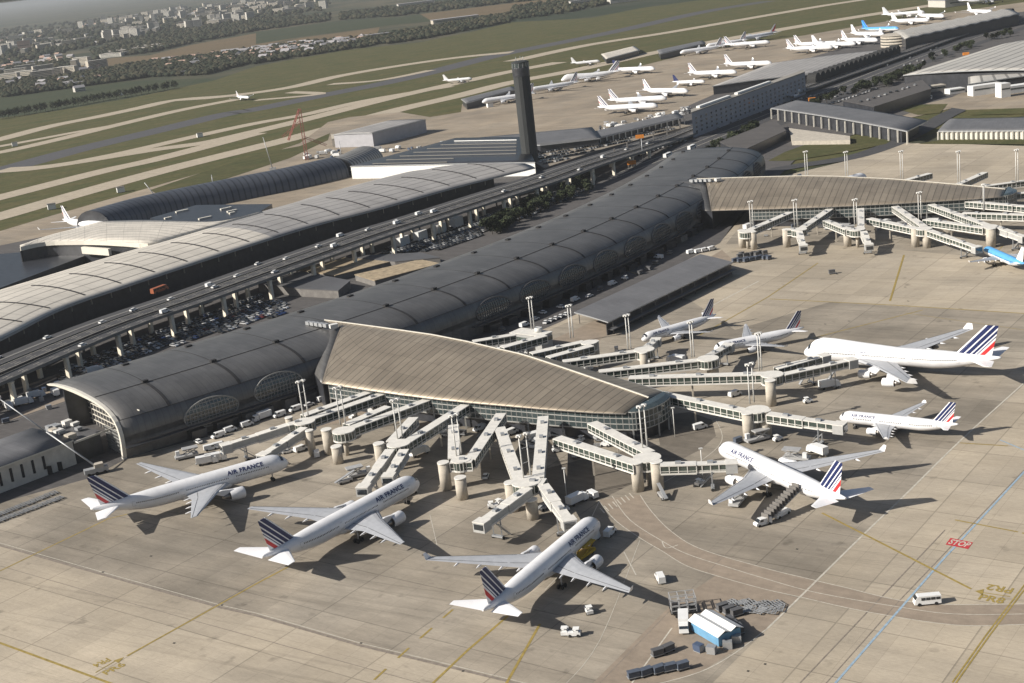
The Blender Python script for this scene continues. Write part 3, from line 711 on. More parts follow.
for k in range(14): b.beam(body(1.2, 1+k*1.3, .1), body(1.2, 1+k*1.3, 8.4), .4, .35)
for k in range(7): b.beam(body(1.15, 1, .4+k*1.33), body(1.15, 18, .4+k*1.33), .4, .4)
b.use(M_GLS); b.beam(body(1.6, 1, 4.2), body(1.6, 18, 4.2), .1, 8.2); b.build('lattice_wall', None, main, off)
for s0, nm in ((0, 1),):      # pale arched rim of each open end
    rim = MB(); rg = []
    for w, z in PROF:
        p = body(s0-nm*.3-(w*.06 if nm == 1 else 0), w, z); c = body(s0-nm*.3, 30, 8); dr = (Vector((c.x, c.y, 6))-p).normalized()
        ax = Vector((cos(R(36) if nm == 1 else AX[-1][2]), sin(R(36) if nm == 1 else AX[-1][2]), 0))
        t_ = 1.1 if w < 50 else .8
        rg.append([p-dr*.25-ax*.5*nm, p-dr*.25+ax*.9*nm, p+dr*t_+ax*.9*nm, p+dr*t_-ax*.5*nm])
    rim.rings(rg, smooth=False); o = rim.build('arch_rim', M_RIM, main, off); fix_normals(o)
# joints across the vault (one per bay) and the roof seams along it
for k in range(18):
    s = 20+k*28.7
    if s > S_END-6: break
    j = MB(); j.use(M_DARK)
    def pt(u, ds, h): w, z = prof(u); w2, z2 = prof(min(u+.02, 1)); nn = Vector((-(z2-z), w2-w)).normalized(); return body(s+ds, w+nn.x*h, z+nn.y*h)
    u = .33; prev = None
    while u < .66:
        for a in (0,):
            q = [pt(u, -.65, .12), pt(u, .65, .12), pt(u+.03, .65, .12), pt(u+.03, -.65, .12)]; j.poly(q)
        u += .03
    u = .66
    while u < .98:
        j.poly([pt(u, -.14, .06), pt(u, .14, .06), pt(u+.02, .14, .06), pt(u+.02, -.14, .06)]); u += .02
    j.build('expansion_joint', None, main, off)
    for q_, sz in ((pt(.66, 0, .5), (2.2, 1.6, .9)), (pt(.93, 6, .4), (2.6, 1.8, .6))): j = MB(); j.use(M_DARK); j.box(q_, sz, AX[int(min(s, 540))][2]); j.build('roof_hatch', None, main, off)
for u in (.335, .655):
    sm_ = MB()
    for i in range(len(ss)-1):
        w, z = prof(u); sm_.beam(body(ss[i], w, z+.1), body(ss[i+1], w, z+.1), .28, .12)
    sm_.build('roof_seam', M_DARK, main, off)
# big oval lattice windows in the airside wall, one per bay
M_LATD = mat('lattice_dark', (.12, .12, .125), .5, .3, var=.2)
def wallpt(s, h, o_):     # h: height on the wall
    for (w0, z0), (w1, z1) in zip(PROF, PROF[1:]):
        if z0 <= h <= z1:
            t = (h-z0)/(z1-z0); w = w0+(w1-w0)*t; nn = Vector((z1-z0, -(w1-w0))).normalized(); return body(s, w-nn.x*o_, h-nn.y*o_)
for k in range(18):
    s = 34.5+k*28.7
    if s > S_END-15 or 92 < s < 166: continue
    if k == 0: hc, hr, sr = 7.4, 5.0, 11
    elif k < 3: hc, hr, sr = 8.4, 5.0, 10.5
    else: hc, hr, sr = 8.6, 4.6, 11
    g = MB(); g.use(M_GLS); A = 36
    rings_ = []
    for rr in (1, .66, .33, .02): rings_.append([wallpt(s+cos(2*pi*i/A)*sr*rr, hc+sin(2*pi*i/A)*hr*rr, .10) for i in range(A)])
    g.rings(rings_, cap=False, flip=True)
    wo = g.build('oval_window', None, main, off); fr = MB(); fr.use(M_LAT if k < 3 else M_LATD)
    for i in range(A): fr.beam(wallpt(s+cos(2*pi*i/A)*sr, hc+sin(2*pi*i/A)*hr, .2), wallpt(s+cos(2*pi*(i+1)/A)*sr, hc+sin(2*pi*(i+1)/A)*hr, .2), .5, .5)
    x = -sr+1.0
    while x < sr:
        hh = hr*sqrt(max(0, 1-(x/sr)**2)); nseg = 5
        for i in range(nseg): fr.beam(wallpt(s+x, hc-hh+2*hh*i/nseg, .2), wallpt(s+x, hc-hh+2*hh*(i+1)/nseg, .2), .28, .3)
        x += 1.45
    h = -hr+1.0
    while h < hr:
        xx = sr*sqrt(max(0, 1-(h/hr)**2)); fr.beam(wallpt(s-xx, hc+h, .22), wallpt(s+xx, hc+h, .22), .28, .3); h += 1.35
    fo = fr.build('window_lattice', None, wo, None); 
    fo.data.transform(Matrix.Translation((-off[0], -off[1], 0)))
# low service annexes, ducts and doors along the wall foot
b = MB(); b.use(M_CONCD)
random.seed(3)
s = 24
while s < S_END-150:
    if not (94 < s < 168):
        L_ = random.uniform(4, 12); h = random.uniform(2.4, 4.2); b = MB(); b.use(random.choice((M_FAC, M_FAC, M_CONCD))); b.box(body(s+L_/2, -1.9, h/2), (L_, 3.4+random.random()*1.5, h), AX[int(s)][2]); b.build('service_annex', None, main, off); s += L_
    s += random.uniform(2, 7)

b = MB()
for i in range(0, len(ss)-30):
    if 16 < i < 27: continue
    b.beam(body(ss[i], -3.4, 4.9), body(ss[i+1], -3.4, 4.9), 2.6, .35)
b.build('service_canopy', M_FAC, main, off)
# ------------------------------------------------------------------ piers
HW = [(187, 37.5, 20.4), (165, 38, 20.4), (145, 38.5, 20.4), (125, 38, 20.3), (105, 37.5, 20.1), (87, 36.5, 19.2), (70, 35, 17.8), (52, 32.5, 16.4), (40, 30.5, 15.3), (28, 28.5, 14.2), (18, 26.5, 13.2), (10, 24.8, 12.4), (4, 23, 11.8), (0, 21.5, 11.3)]
def pier(T, ang, label, tmax=130, cut=(154, 27)):
    T = Vector(T); d = -Vector((cos(ang), sin(ang))); nn = Vector((-d.y, d.x))     # t runs from the tip back to the hall, n>0 faces the camera side
    def pp(t, nv, z): q = T+d*t+nn*nv; return Vector((q.x, q.y, z))
    e = empty('terminal_pier', (T.x, T.y, 0), 0, label, 'airport pier'); of = (T.x, T.y, 0)
    H_ = [h for h in HW if h[0] <= tmax]; hs = []
    for a, b_ in zip(H_, H_[1:]):
        m = max(1, int((a[0]-b_[0])/4))
        for i in range(m): u = i/m; hs.append(tuple(a[k]*(1-u)+b_[k]*u for k in range(3)))
    hs.append(H_[-1])
    rows = []
    def zz(f, zr, full=10.2): return zr-(zr-full)*(abs(f)**(1.3 if f > 0 else 1.0))
    def far(t): return .04+.46*max(0, min(1, t/60))**.75
    def rdg(t): return 8.5*max(0, 1-t/60)
    def hwz(t):
        for a, b_ in zip(HW, HW[1:]):
            if b_[0] <= t <= a[0]: u = (t-b_[0])/(a[0]-b_[0]); return b_[1]+(a[1]-b_[1])*u, b_[2]+(a[2]-b_[2])*u
        return HW[0][1:]
    for t, hw, zr in hs:
        r_ = []
        for f in [x/10 for x in range(-10, 11)]:
            t2 = min(t, cut[0]-cut[1]*abs(f)) if f else t
            h2, z2 = hwz(t2); c0 = rdg(t2); r_.append(pp(t2, c0+(h2-c0)*f if f >= 0 else c0+(h2*far(t2)+c0)*f, zz(f, z2)))
        rows.append(r_)
    grid_surface('roof', rows, [M_PIER, M_CONCD], e, off=of, thick=.3, flip=True)
    sh_ = []          # dark shoulder that carries the pier roof back into the vault
    for f in [x/10 for x in range(-10, 11)]:
        t2 = cut[0]-cut[1]*abs(f); h2, z2 = hwz(t2); q0 = pp(t2-.4, h2*f*(far(t2) if f < 0 else 1), zz(f, z2)-.45); a_ = [q0]
        for k in range(1, 6): a_.append(pp(t2+k*6, h2*f*(far(t2) if f < 0 else 1)*(1-.10*k), zz(f, z2)-.45-.2*abs(f)*k))
        sh_.append(a_)
    grid_surface('root_roof', sh_, [M_BODY], e, off=of, thick=.3); 
    sk = MB(); sk.use(M_FAC); a_ = sh_[-1]
    for q0, q1 in zip(a_, a_[1:]): sk.poly([(q0.x, q0.y, 0), (q1.x, q1.y, 0), tuple(q1), tuple(q0)])
    sk.poly([(a_[0].x, a_[0].y, 0)]+[tuple(r[0]) for r in sh_[::-1]]+[(sh_[0][0].x, sh_[0][0].y, 0)]); sk.build('root_wall', None, e, of)
    r = MB()
    for i in range(len(hs)-1):
        for f, wd in ((0, .45),):
            r.beam(pp(hs[i][0], rdg(hs[i][0]), hs[i][2]+.15), pp(hs[i+1][0], rdg(hs[i+1][0]), hs[i+1][2]+.15), wd, .3)
    r.build('ridge_trim', M_RIM, e, of)
    # glazed walls, rounded at the tip
    path = [(t, hw-1.3) for t, hw, zr in hs if t < 128]
    tip = []
    for k in range(1, 16):
        a = pi/2-pi*k/16; tip.append((-cos(a)*5.5, 9.6+sin(a)*10.4))
    full = path+tip+[(t, -h*far(t)) for t, h in path[::-1]]
    g = MB(); g.use(M_GLS); fr = MB(); fr.use(M_FRAME); up = MB(); low = MB(); low.use(M_FAC)
    for i in range(len(full)-1):
        (t0, n0), (t1, n1) = full[i], full[i+1]
        def ztop(t, nv):
            if t < 0: return 10.4+.0*t
            return 10.0
        g.poly([pp(t1, n1, 4.2), pp(t0, n0, 4.2), pp(t0, n0, ztop(t0, n0)), pp(t1, n1, ztop(t1, n1))][::-1])
        L_ = hypot(t1-t0, n1-n0); m = max(1, round(L_/2.2))
        for j in range(m): u = j/m; q = pp(t0+(t1-t0)*u, n0+(n1-n0)*u, 0); fr.beam(q+Vector((0, 0, 4.2)), q+Vector((0, 0, 10.1)), .22, .3)
        for z in (4.2, 6.1, 8.0, 10.15): fr.beam(pp(t0, n0, z), pp(t1, n1, z), .3, .28)
        low.beam(pp(t0+1.5*(t0 < 0), n0*.95, 2), pp(t1+1.5*(t1 < 0), n1*.95, 2), .4, 4)
        if i % 3 == 0: fr.beam(pp(t0, n0, .05), pp(t0, n0, 4.1), .5, .5)
    g.build('glass_wall', None, e, of); fr.build('glazing_frame', None, e, of); low.build('base_wall', None, e, of)
    # glass nose under the roof end
    ns = MB(); ns.use(M_GLS); prev = None; rg = []
    for (t0, n0) in [full[len(path)-1]]+tip+[full[len(path)+len(tip)]]: rg.append([pp(t0, n0, 10.4), pp(t0*.55-.4, 9.6+(n0-9.6)*.86, 11.0)])
    ns.rings(rg, close=False, cap=False)
    ns.poly([q[1] for q in rg]); ns.build('nose_glazing', None, e, of)
    fl = MB(); fl.use(M_CONCD)
    for z in (4.1,): 
        fl.prism([(pp(t, n_, 0).x, pp(t, n_, 0).y) for t, n_ in full], z-.3, z)
    fl.build('floor_slab', None, e, of)
    return pp
PP1 = pier((48, 436), R(-42), 'nearer pier with a golden ribbed leaf-shaped roof pointing to the centre of the apron', 170)
PP2 = pier((262, 700), R(-26), 'farther pier with a grey ribbed leaf-shaped roof, pointing to the right edge', 178, (160, 14))
# roof plant on the hall where each pier joins
for pp_, t in ((PP1, 168), (PP2, 166)):
    b = MB(); b.use(M_STEEL)
    for i in range(5): q = pp_(t-i*2.6, 6, 20.6); b.box(q, (1.6, 2.4, 1.4), .7)
    b.use(M_STEELW); b.box(pp_(t-15, 6, 20.8), (3.2, 2.2, 1.5), .4)
    thing_mesh(b, 'roof_plant', None, 'row of small ventilation units on the hall roof at the root of the '+('nearer' if t == 168 else 'farther')+' pier', 'roof plant', tuple(pp_(t, 6, 20)))
# ------------------------------------------------------------------ flat canopy shed beside the hall
c0, c1, c2, c3 = P(574, 312, 6), P(608, 322, 6), P(733, 262, 6), P(700, 254, 6)
sh = empty('canopy_shed', (c0.x, c0.y, 0), 0, 'long low grey flat canopy roof between the vaulted hall and the parked narrowbodies', 'shed'); of = (c0.x, c0.y, 0)
ux = (c2-c1); rows = [[c0.lerp(c3, i/16)+Vector((0, 0, 0)), c0.lerp(c3, i/16).lerp(c1.lerp(c2, i/16), .5)+Vector((0, 0, .15)), c1.lerp(c2, i/16)] for i in range(17)]
grid_surface('roof', rows, [M_SHED, M_STEEL], sh, off=of, thick=.5, flip=True, smooth=False)
b = MB(); b.use(M_CONCD)
for i in range(9):
    for q in (c0.lerp(c3, (i+.3)/9.5), c1.lerp(c2, (i+.3)/9.5)): b.beam((q.x, q.y, 0), (q.x, q.y, 5.6), .4, .4)
b.build('post', None, sh, of)
b = MB(); wv = (c1-c0).normalized()
for i in range(16):
    a, q = c1.lerp(c2, i/16)-wv*1.5, c1.lerp(c2, (i+1)/16)-wv*1.5; b.beam((a.x, a.y, 2.3), (q.x, q.y, 2.3), .3, 4.6)
b.build('side_wall', M_FAC, sh, of)
b = MB(); a, q = c1+wv*1.2, c2+wv*1.2; b.beam((a.x, a.y, 2.9), (q.x, q.y, 2.9), 2.6, .3); b.build('side_awning', M_SHED, sh, of)
# ------------------------------------------------------------------ low hall at the lower left
q = [P(-150, 522, 9), P(0, 461.5, 9), P(72, 440, 9)]
dv = (q[2]-q[0]).normalized(); nv = Vector((-dv.y, dv.x, 0)); A0 = q[2]-dv*150; A1 = q[2]
lh = empty('warehouse', (A1.x, A1.y, 0), 0, 'low pale concrete hall with slot windows at the left edge', 'warehouse'); of = (A1.x, A1.y, 0)
b = MB(); b.prism([(p.x, p.y) for p in (A0, A1, A1+nv*26, A0+nv*26)], 0, 8.6); b.build('wall', mat('pale_panel', (.56, .53, .47), .8, var=.15, scale=.3), lh, of)
rows = [[A0.lerp(A1, i/10)-nv*1+Vector((0, 0, .2)), A0.lerp(A1, i/10)+nv*8+Vector((0, 0, .7)), A0.lerp(A1, i/10)+nv*18+Vector((0, 0, .8)), A0.lerp(A1, i/10)+nv*27+Vector((0, 0, .4))] for i in range(11)]
grid_surface('roof', rows, [M_SHED, M_RIM], lh, off=of, thick=.5, flip=False)
for i in range(26):
    a = A1-dv*(12+i*4.1)-nv*.05; w = MB(); w.beam((a.x, a.y, 2.4), (a.x, a.y, 7.2), .5, 1.0); w.build('slot_window', M_DARK, lh, of)
for i in range(2): a = A1-dv*(7+i*4)-nv*.06; w = MB(); w.beam((a.x, a.y, .1), (a.x, a.y, 3.2), .4, 2.6) ; w.build('door', M_DARK, lh, of)
# link block between the hall and the vault with its roof plant
a = P(92, 478, 0); lk = MB(); lk.use(M_FAC)
pt_ = [A1+dv*.3, A1+dv*11, A1+dv*11+nv*24, A1+dv*.3+nv*24]; lk.prism([(p.x, p.y) for p in pt_], 0, 7.6)
lke = empty('link_building', (A1.x, A1.y, 0), 0, 'dark link block with roof plant between the pale hall and the open vault end', 'building'); lk.build('wall', None, lke, of)
b = MB(); b.use(M_SHED); b.prism([(p.x, p.y) for p in (A1+dv*.3-nv*.5, A1+dv*12-nv*.5, A1+dv*12+nv*25, A1+dv*.3+nv*25)], 7.62, 8.2); b.build('roof', None, lke, of)
b = MB(); b.use(M_RIM); b.beam(A1+dv*.2-nv*.55+Vector((0, 0, -1)), A1+dv*24-nv*.55+Vector((0, 0, -1)), .3, .7); b.build('eave', None, lke, of)
random.seed(11)
for i in range(11):
    b = MB(); b.use(random.choice([M_STEEL, M_STEELW, M_CONC])); p = A1+dv*random.uniform(1, 11)+nv*random.uniform(3, 22); b.box((p.x, p.y, 9.2), (random.uniform(1.5, 3.5), random.uniform(1.5, 4), random.uniform(1, 2.2)), atan2(dv.y, dv.x)); b.build('roof_plant', None, lke, of)
# ================================================================== BOARDING BRIDGES, PYLONS, MASTS
M_BRR = mat('bridge_roof', (.62, .6, .555), .6, var=.12, scale=.6)
M_BRW = mat('bridge_panel', (.36, .36, .35), .55, var=.12, scale=.6)
ZR = 8.9; NBR = 0
def tunnel(e, of, a, b_, w=3.3, h=3.0, glazed=True, solid_end=0, name='tunnel'):
    """raised passage between roof-level points a and b"""
    t = MB(); d = (b_-a); L = d.length; x = d/L; y = Vector((0, 0, 1)).cross(x).normalized(); dz = Vector((0, 0, 1))
    t.use(M_BRR); t.beam(a-dz*.15, b_-dz*.15, w+.3, .3); t.beam(a-dz*(h-.1), b_-dz*(h-.1), w+.1, .5)
    t.use(M_GLSB if glazed else M_BRW); t.beam(a-dz*(h/2+.05)+x*.05, b_-dz*(h/2+.05)-x*.05, w-.25, h-.75)
    t.use(M_BRR)
    if glazed:
        m = max(1, int(L/2.4))
        for i in range(m+1):
            p = a.lerp(b_, i/m)
            for sg in (-1, 1): q = p+y*sg*(w/2-.06); t.beam(q-dz*.2, q-dz*(h-.2), .22, .16) if False else t.box(q-dz*(h/2), (.26, .2, h-.5), atan2(d.y, d.x))
        for sg in (-1, 1): t.beam(a+y*sg*(w/2-.05)-dz*1.9, b_+y*sg*(w/2-.05)-dz*1.9, .14, .12)
    t.use(M_STEEL)
    for i in range(max(1, int(L/13))): p = a.lerp(b_, (i+.5)/max(1, int(L/13))); t.box(p+dz*.35, (1.7, 1.2, .6), atan2(d.y, d.x))
    return t.build(name, None, e, of)
def legs(e, of, p, n=1, name='support_leg'):
    for i in range(n):
        b = MB(); b.use(M_CONC); b.beam((p.x, p.y, 0), (p.x, p.y, p.z-3.1), .55, .55); b.build(name, None, e, of)
def corridor(a, b_, label, z0=ZR, z1=ZR, w=3.3, glazed=True):
    global NBR; NBR += 1; z0 += (NBR % 9)*.011; z1 += (NBR % 9)*.011
    A, B = P(*a, z0), P(*b_, z1); e = empty('boarding_bridge', (B.x, B.y, 0), 0, label, 'boarding bridge'); of = (B.x, B.y, 0)
    tunnel(e, of, A, B, w, glazed=glazed); L = (B-A).length
    if L > 22: legs(e, of, A.lerp(B, .45))
    return e
def hub(c, label, r=3.9, masts=None, z=ZR+.12):
    C = P(*c, z); e = empty('bridge_hub', (C.x, C.y, 0), 0, label, 'bridge hub'); of = (C.x, C.y, 0)
    b = MB(); b.use(M_BRR); A = 18
    circ = lambda rr: [(C.x+cos(2*pi*i/A)*rr, C.y+sin(2*pi*i/A)*rr) for i in range(A)]
    b.prism(circ(r), z-.35, z); b.prism(circ(r), z-3.3, z-2.8); b.build('deck', None, e, of)
    g = MB(); g.use(M_GLSB); g.prism(circ(r-.2), z-2.8, z-.35); g.use(M_BRR)
    for i in range(A): q = circ(r-.15)[i]; g.beam((q[0], q[1], z-2.9), (q[0], q[1], z-.3), .2, .2)
    g.build('glazing', None, e, of)
    l = MB(); l.use(M_CONC); l.tube((C.x, C.y, 0), (C.x, C.y, z-3.2), .8); l.build('column', None, e, of)
    return C
def cab_arm(a, b_, label, z0=ZR-.1, z1=7.4, dockw=0):
    gl = any(k in label for k in ('level', 'short narrow', 'jumbo', 'blue', 'left-reaching'))
    """movable two-stage arm ending in a cab, on a wheeled column"""
    A, B = P(*a, z0), P(*b_, z1); e = empty('telescopic_bridge', (A.x, A.y, 0), 0, label, 'boarding arm'); of = (A.x, A.y, 0)
    M_ = A.lerp(B, .5); tunnel(e, of, A, M_+(B-A).normalized()*.8, 3.0, 2.8, glazed=gl, name='outer_tunnel'); tunnel(e, of, M_+Vector((0, 0, -.1)), B, 2.5, 2.5, glazed=gl, name='inner_tunnel')
    d = (B-A).normalized(); az = atan2(d.y, d.x)
    c = MB(); c.use(M_BRW); c.box(B+d*1.2-Vector((0, 0, 1.45)), (3.4, 3.8, 2.9), az); c.use(M_BRR); c.box(B+d*1.2+Vector((0, 0, .05)), (3.6, 4.0, .25), az); c.use(M_CG); c.box(B+d*2.85-Vector((0, 0, 1.2)), (.4, 3.0, 1.6), az)
    c.build('cab', None, e, of)
    w = MB(); q = A.lerp(B, .76); s = Vector((-d.y, d.x, 0)).normalized(); w.use(M_STEEL)
    for sg in (-1, 1): w.beam((q+s*sg*1.4).to_2d().to_3d()+Vector((0, 0, .8)), q+s*sg*1.4-Vector((0, 0, 2.4)), .35, .35)
    w.box((q.x, q.y, .8), (1.0, 3.6, .5), az); w.build('lift_column', None, e, of)
    for sg in (-1, 1): t = MB(); t.use(M_RUB); p = q+s*sg*1.7; t.tube((p.x-s.x*.25, p.y-s.y*.25, .5), (p.x+s.x*.25, p.y+s.y*.25, .5), .5); t.build('wheel', None, e, of)
    st = MB(); st.use(M_STEEL); p = A.lerp(B, .86)+s*1.9
    st.beam((p.x, p.y, p.z-2.6), (p.x-d.x*5.5, p.y-d.y*5.5, .2), 1.0, .25); st.beam((p.x, p.y, p.z-1.6), (p.x-d.x*5.5, p.y-d.y*5.5, 1.2), .08, .08); st.build('stairs', None, e, of)
    return e
def pylon(c, label, h=ZR+.1, r=1.75, z=None):
    C = P(*c, h); b = MB(); b.use(M_CONC); b.tube((C.x, C.y, 0), (C.x, C.y, h-.35), r, n=20); b.use(M_BRR); b.tube((C.x, C.y, h-.35), (C.x, C.y, h), r+.12, n=20)
    return thing_mesh(b, 'concrete_pylon', None, label, 'pylon', (C.x, C.y, 0), 'round concrete pylons beside the boarding bridges')
def mast(base, label, z0=ZR, h=13, gap=1.9, az=.6, group='twin-pole light masts'):
    C = P(*base, z0); e = empty('light_mast', (C.x, C.y, z0), 0, label, 'light mast', group)
    for sg in (-1, 1):
        b = MB(); x, y = cos(az)*gap/2*sg, sin(az)*gap/2*sg; b.use(M_STEELW); b.tube((x, y, 0), (x, y, h), .24, .17, n=8); po = b.build('pole', None, e)
        l = MB(); l.use(M_STEELW)
        for k in range(4): a = k*pi/2+az; l.box((x+cos(a)*.55, y+sin(a)*.55, h+.1), (.75, .55, .45), a)
        l.tube((x, y, h-.4), (x, y, h+.5), .35, n=8); l.build('lamp_head', None, po)
    b = MB(); b.use(M_STEELW)
    for zz in (h*.35, h*.7): b.beam((-cos(az)*gap/2, -sin(az)*gap/2, zz), (cos(az)*gap/2, sin(az)*gap/2, zz), .1, .1)
    b.build('brace', None, e)
    return e
near = 'on the camera side of the nearer pier'
# group 1
hub((304, 421), 'leftmost bridge hub, nearest the long dark hall'); mast((306, 417), 'twin light mast on the leftmost bridge hub')
corridor((393, 389.5), (306, 420), 'long roofed passage from the pier root to the leftmost hub'); corridor((368, 392), (303, 415), 'upper of the two passages ending at the leftmost hub')
cab_arm((288, 424), (229, 443), 'glazed arm reaching left from the leftmost hub towards parked service cars'); cab_arm((304, 427), (266, 452), 'arm docked at the nose of the leftmost widebody')
tun = corridor((306, 420), (288, 424), 'short link beside the leftmost hub')
pylon((288.5, 417), 'small round pylon left of the leftmost bridge hub', r=1.3); pylon((309, 430), 'round pylon below the leftmost bridge hub', r=1.3); pylon((326, 429), 'round pylon between the leftmost hub and the second hub'); pylon((336, 446), 'shorter round pylon below the second hub', h=6)
# group 2
hub((343.5, 430), 'second bridge hub from the left, with a rounded glazed end'); mast((343, 424), 'twin light mast on the second hub from the left')
corridor((431, 398), (344, 430), 'roofed passage to the second hub from the left'); corridor((388, 406), (346, 424), 'short sunken passage behind the second hub from the left')
# group 3
hub((398.5, 443), 'third bridge hub from the left, above the second widebody'); mast((400, 438), 'twin light mast above the second widebody from the left')
corridor((465, 404.5), (404, 443), 'roofed passage to the third hub from the left'); corridor((413.5, 417), (391, 441), 'short passage falling to the third hub from the left')
cab_arm((390, 449), (364.5, 484), 'left of the two arms docked at the second widebody', z1=7.2); cab_arm((404, 449), (389.5, 473), 'right of the two arms docked at the second widebody', z1=7.6)
pylon((378.5, 443), 'round pylon left of the third hub')
# group 4: the U
corridor((501, 413), (470, 459), 'right limb of the U-shaped bridge'); corridor((453.5, 424.5), (453.5, 458), 'left limb of the U-shaped bridge'); corridor((451, 460), (473, 459), 'rounded foot of the U-shaped bridge', w=4.6)
hub((461, 459), 'glazed landing at the foot of the U-shaped bridge', r=3.2); mast((459, 455), 'twin light mast standing in the U-shaped bridge')
pylon((443, 462), 'tall round pylon left of the U-shaped bridge'); pylon((460, 477), 'round pylon below the foot of the U-shaped bridge', h=7)
# group 5
hub((526, 481), 'bridge hub above the nose of the lowest widebody', r=4.4); mast((527, 477), 'twin light mast above the nose of the lowest widebody', gap=2.6)
corridor((499.5, 427), (519, 479), 'slanting passage meeting a vertical one in a V above the lowest widebody'); corridor((543, 416), (538, 477), 'upright passage meeting a slanting one in a V above the lowest widebody')
corridor((520, 481), (545, 481), 'cross link joining the two passages of the V', w=4)
cab_arm((528, 487), (484, 519), 'empty arm pointing down to the left beside the lowest widebody', z1=8.2); cab_arm((543, 484), (567, 517), 'arm docked at the nose of the lowest widebody', z1=7.6)
pylon((510, 482), 'round pylon left of the V-shaped bridge'); pylon((531, 499), 'round pylon below the V-shaped bridge', h=6)
# group 6
hub((647, 457), 'bridge hub below the pointed glass end of the nearer pier', r=4.2); mast((645, 447), 'twin light mast below the pointed glass end of the nearer pier')
corridor((592, 422), (650, 452), 'upper of the two glazed passages below the pier tip'); corridor((557, 437), (637, 463), 'lower of the two glazed passages below the pier tip')
cab_arm((660, 464), (727, 462), 'long level arm docked at the nose of the widebody with mobile stairs', z1=8.2)
pylon((636, 462), 'left of the two round pylons below the pier tip'); pylon((656, 461), 'right of the two round pylons below the pier tip')
# group 7
hub((757, 409), 'bridge hub right of the pier tip'); mast((752, 403), 'twin light mast right of the pier tip'); corridor((652, 391), (749, 411), 'glazed passage running right from the pier tip')
pylon((747, 412.5), 'left round pylon right of the pier tip'); pylon((765, 410), 'right round pylon right of the pier tip'); cab_arm((768, 413), (836, 423), 'arm docked at the short narrowbody below the jumbo', z1=8)
corridor((629, 377), (770, 373), 'longest glazed passage, running level to the jumbo stand'); hub((772, 374), 'bridge hub at the jumbo stand'); pylon((770, 380), 'round pylon at the jumbo stand'); mast((760.5, 370), 'light mast at the jumbo stand', gap=1.2)
cab_arm((776, 368), (821, 356), 'upper of the two arms docked at the jumbo', z1=9.4); cab_arm((783, 374), (848, 360), 'lower of the two arms docked at the jumbo', z1=9)
# group 8..11 on the far side of the pier
hub((708, 358), 'bridge hub at the narrowbody left of the jumbo'); corridor((599, 371), (704, 359), 'glazed passage to the narrowbody left of the jumbo'); pylon((713, 357.5), 'round pylon at the narrowbody left of the jumbo'); cab_arm((709, 355), (727, 345), 'arm docked at the narrowbody left of the jumbo', z1=6.6); mast((693, 357), 'light mast left of the jumbo nose', gap=1.2)
hub((644, 349), 'bridge hub at the narrowbody near the canopy'); corridor((563, 361), (641, 350), 'glazed passage to the narrowbody near the canopy'); pylon((643, 352), 'round pylon at the narrowbody near the canopy', r=1.5); cab_arm((646, 347), (655, 339.5), 'arm docked at the narrowbody near the canopy', z1=6.6); mast((629.5, 349), 'twin light mast at the narrowbody near the canopy', gap=1.4)
corridor((531, 353), (584, 341), 'passage ending between the canopy and the pier roof'); corridor((548, 357), (592, 345), 'lower parallel passage ending between the canopy and the pier roof'); hub((589, 342), 'bridge hub in front of the canopy', r=3.2); pylon((594, 341), 'round pylon in front of the canopy'); mast((572, 338), 'twin light mast in front of the canopy', gap=1.4)
corridor((502, 347), (545, 335), 'lower passage next to the boxy landing by the hall'); corridor((473, 341), (515, 334), 'upper passage next to the boxy landing by the hall'); mast((533, 329), 'twin light mast on the boxy landing by the hall', gap=1.4)
C = P(531, 333, 7); b = MB(); b.use(M_BRW); b.box((C.x, C.y, 3.6), (16, 7, 7.2), R(-42)); b.use(M_GLSB); b.box((C.x, C.y, 5.2), (16.2, 7.2, 1.6), R(-42)); b.use(M_BRR); b.box((C.x, C.y, 7.3), (16.6, 7.6, .3), R(-42)); b.use(M_STEELW); b.tube((C.x+3, C.y-1, 7.4), (C.x+3, C.y-1, 9.3), 1.6, n=14)
thing_mesh(b, 'bridge_landing', None, 'boxy white glazed landing with a round tank beside the dark hall', 'bridge landing', (C.x, C.y, 0))
# farther pier
M2 = 'the farther pier'
def st(hb, lab, **k): hub(hb, 'bridge hub '+lab, **k)
st((747, 231), 'at the left end of '+M2); corridor((790, 212), (747, 230.5), 'leftmost slanting passage of '+M2, w=3.6); pylon((741.5, 230), 'leftmost pylon of '+M2, r=1.9); pylon((753, 231.5), 'second pylon from the left of '+M2, r=1.6); mast((752, 227), 'leftmost twin light mast of '+M2)
st((799, 229), 'second from the left of '+M2); corridor((830, 208.5), (800, 229), 'second slanting passage from the left of '+M2, w=3.6); pylon((786, 229), 'third pylon from the left of '+M2, r=1.9); mast((796, 226), 'second twin light mast from the left of '+M2); cab_arm((799, 231), (803, 244), 'short downward arm, left one of '+M2, z1=6)
corridor((799, 229), (786, 229), 'short link left of the second hub of '+M2)
st((857, 229), 'in the middle of '+M2); corridor((826, 220), (848, 229), 'stub passage left of the middle hub of '+M2); corridor((860.6, 208), (860.6, 229), 'upright passage to the middle hub of '+M2); pylon((847, 228), 'pylon left of the middle hub of '+M2, r=1.9); mast((856, 226), 'middle twin light mast of '+M2); cab_arm((863.5, 231), (868.5, 243), 'short downward arm, right one of '+M2, z1=6)
corridor((848, 229), (858, 229.5), 'short link at the middle hub of '+M2)
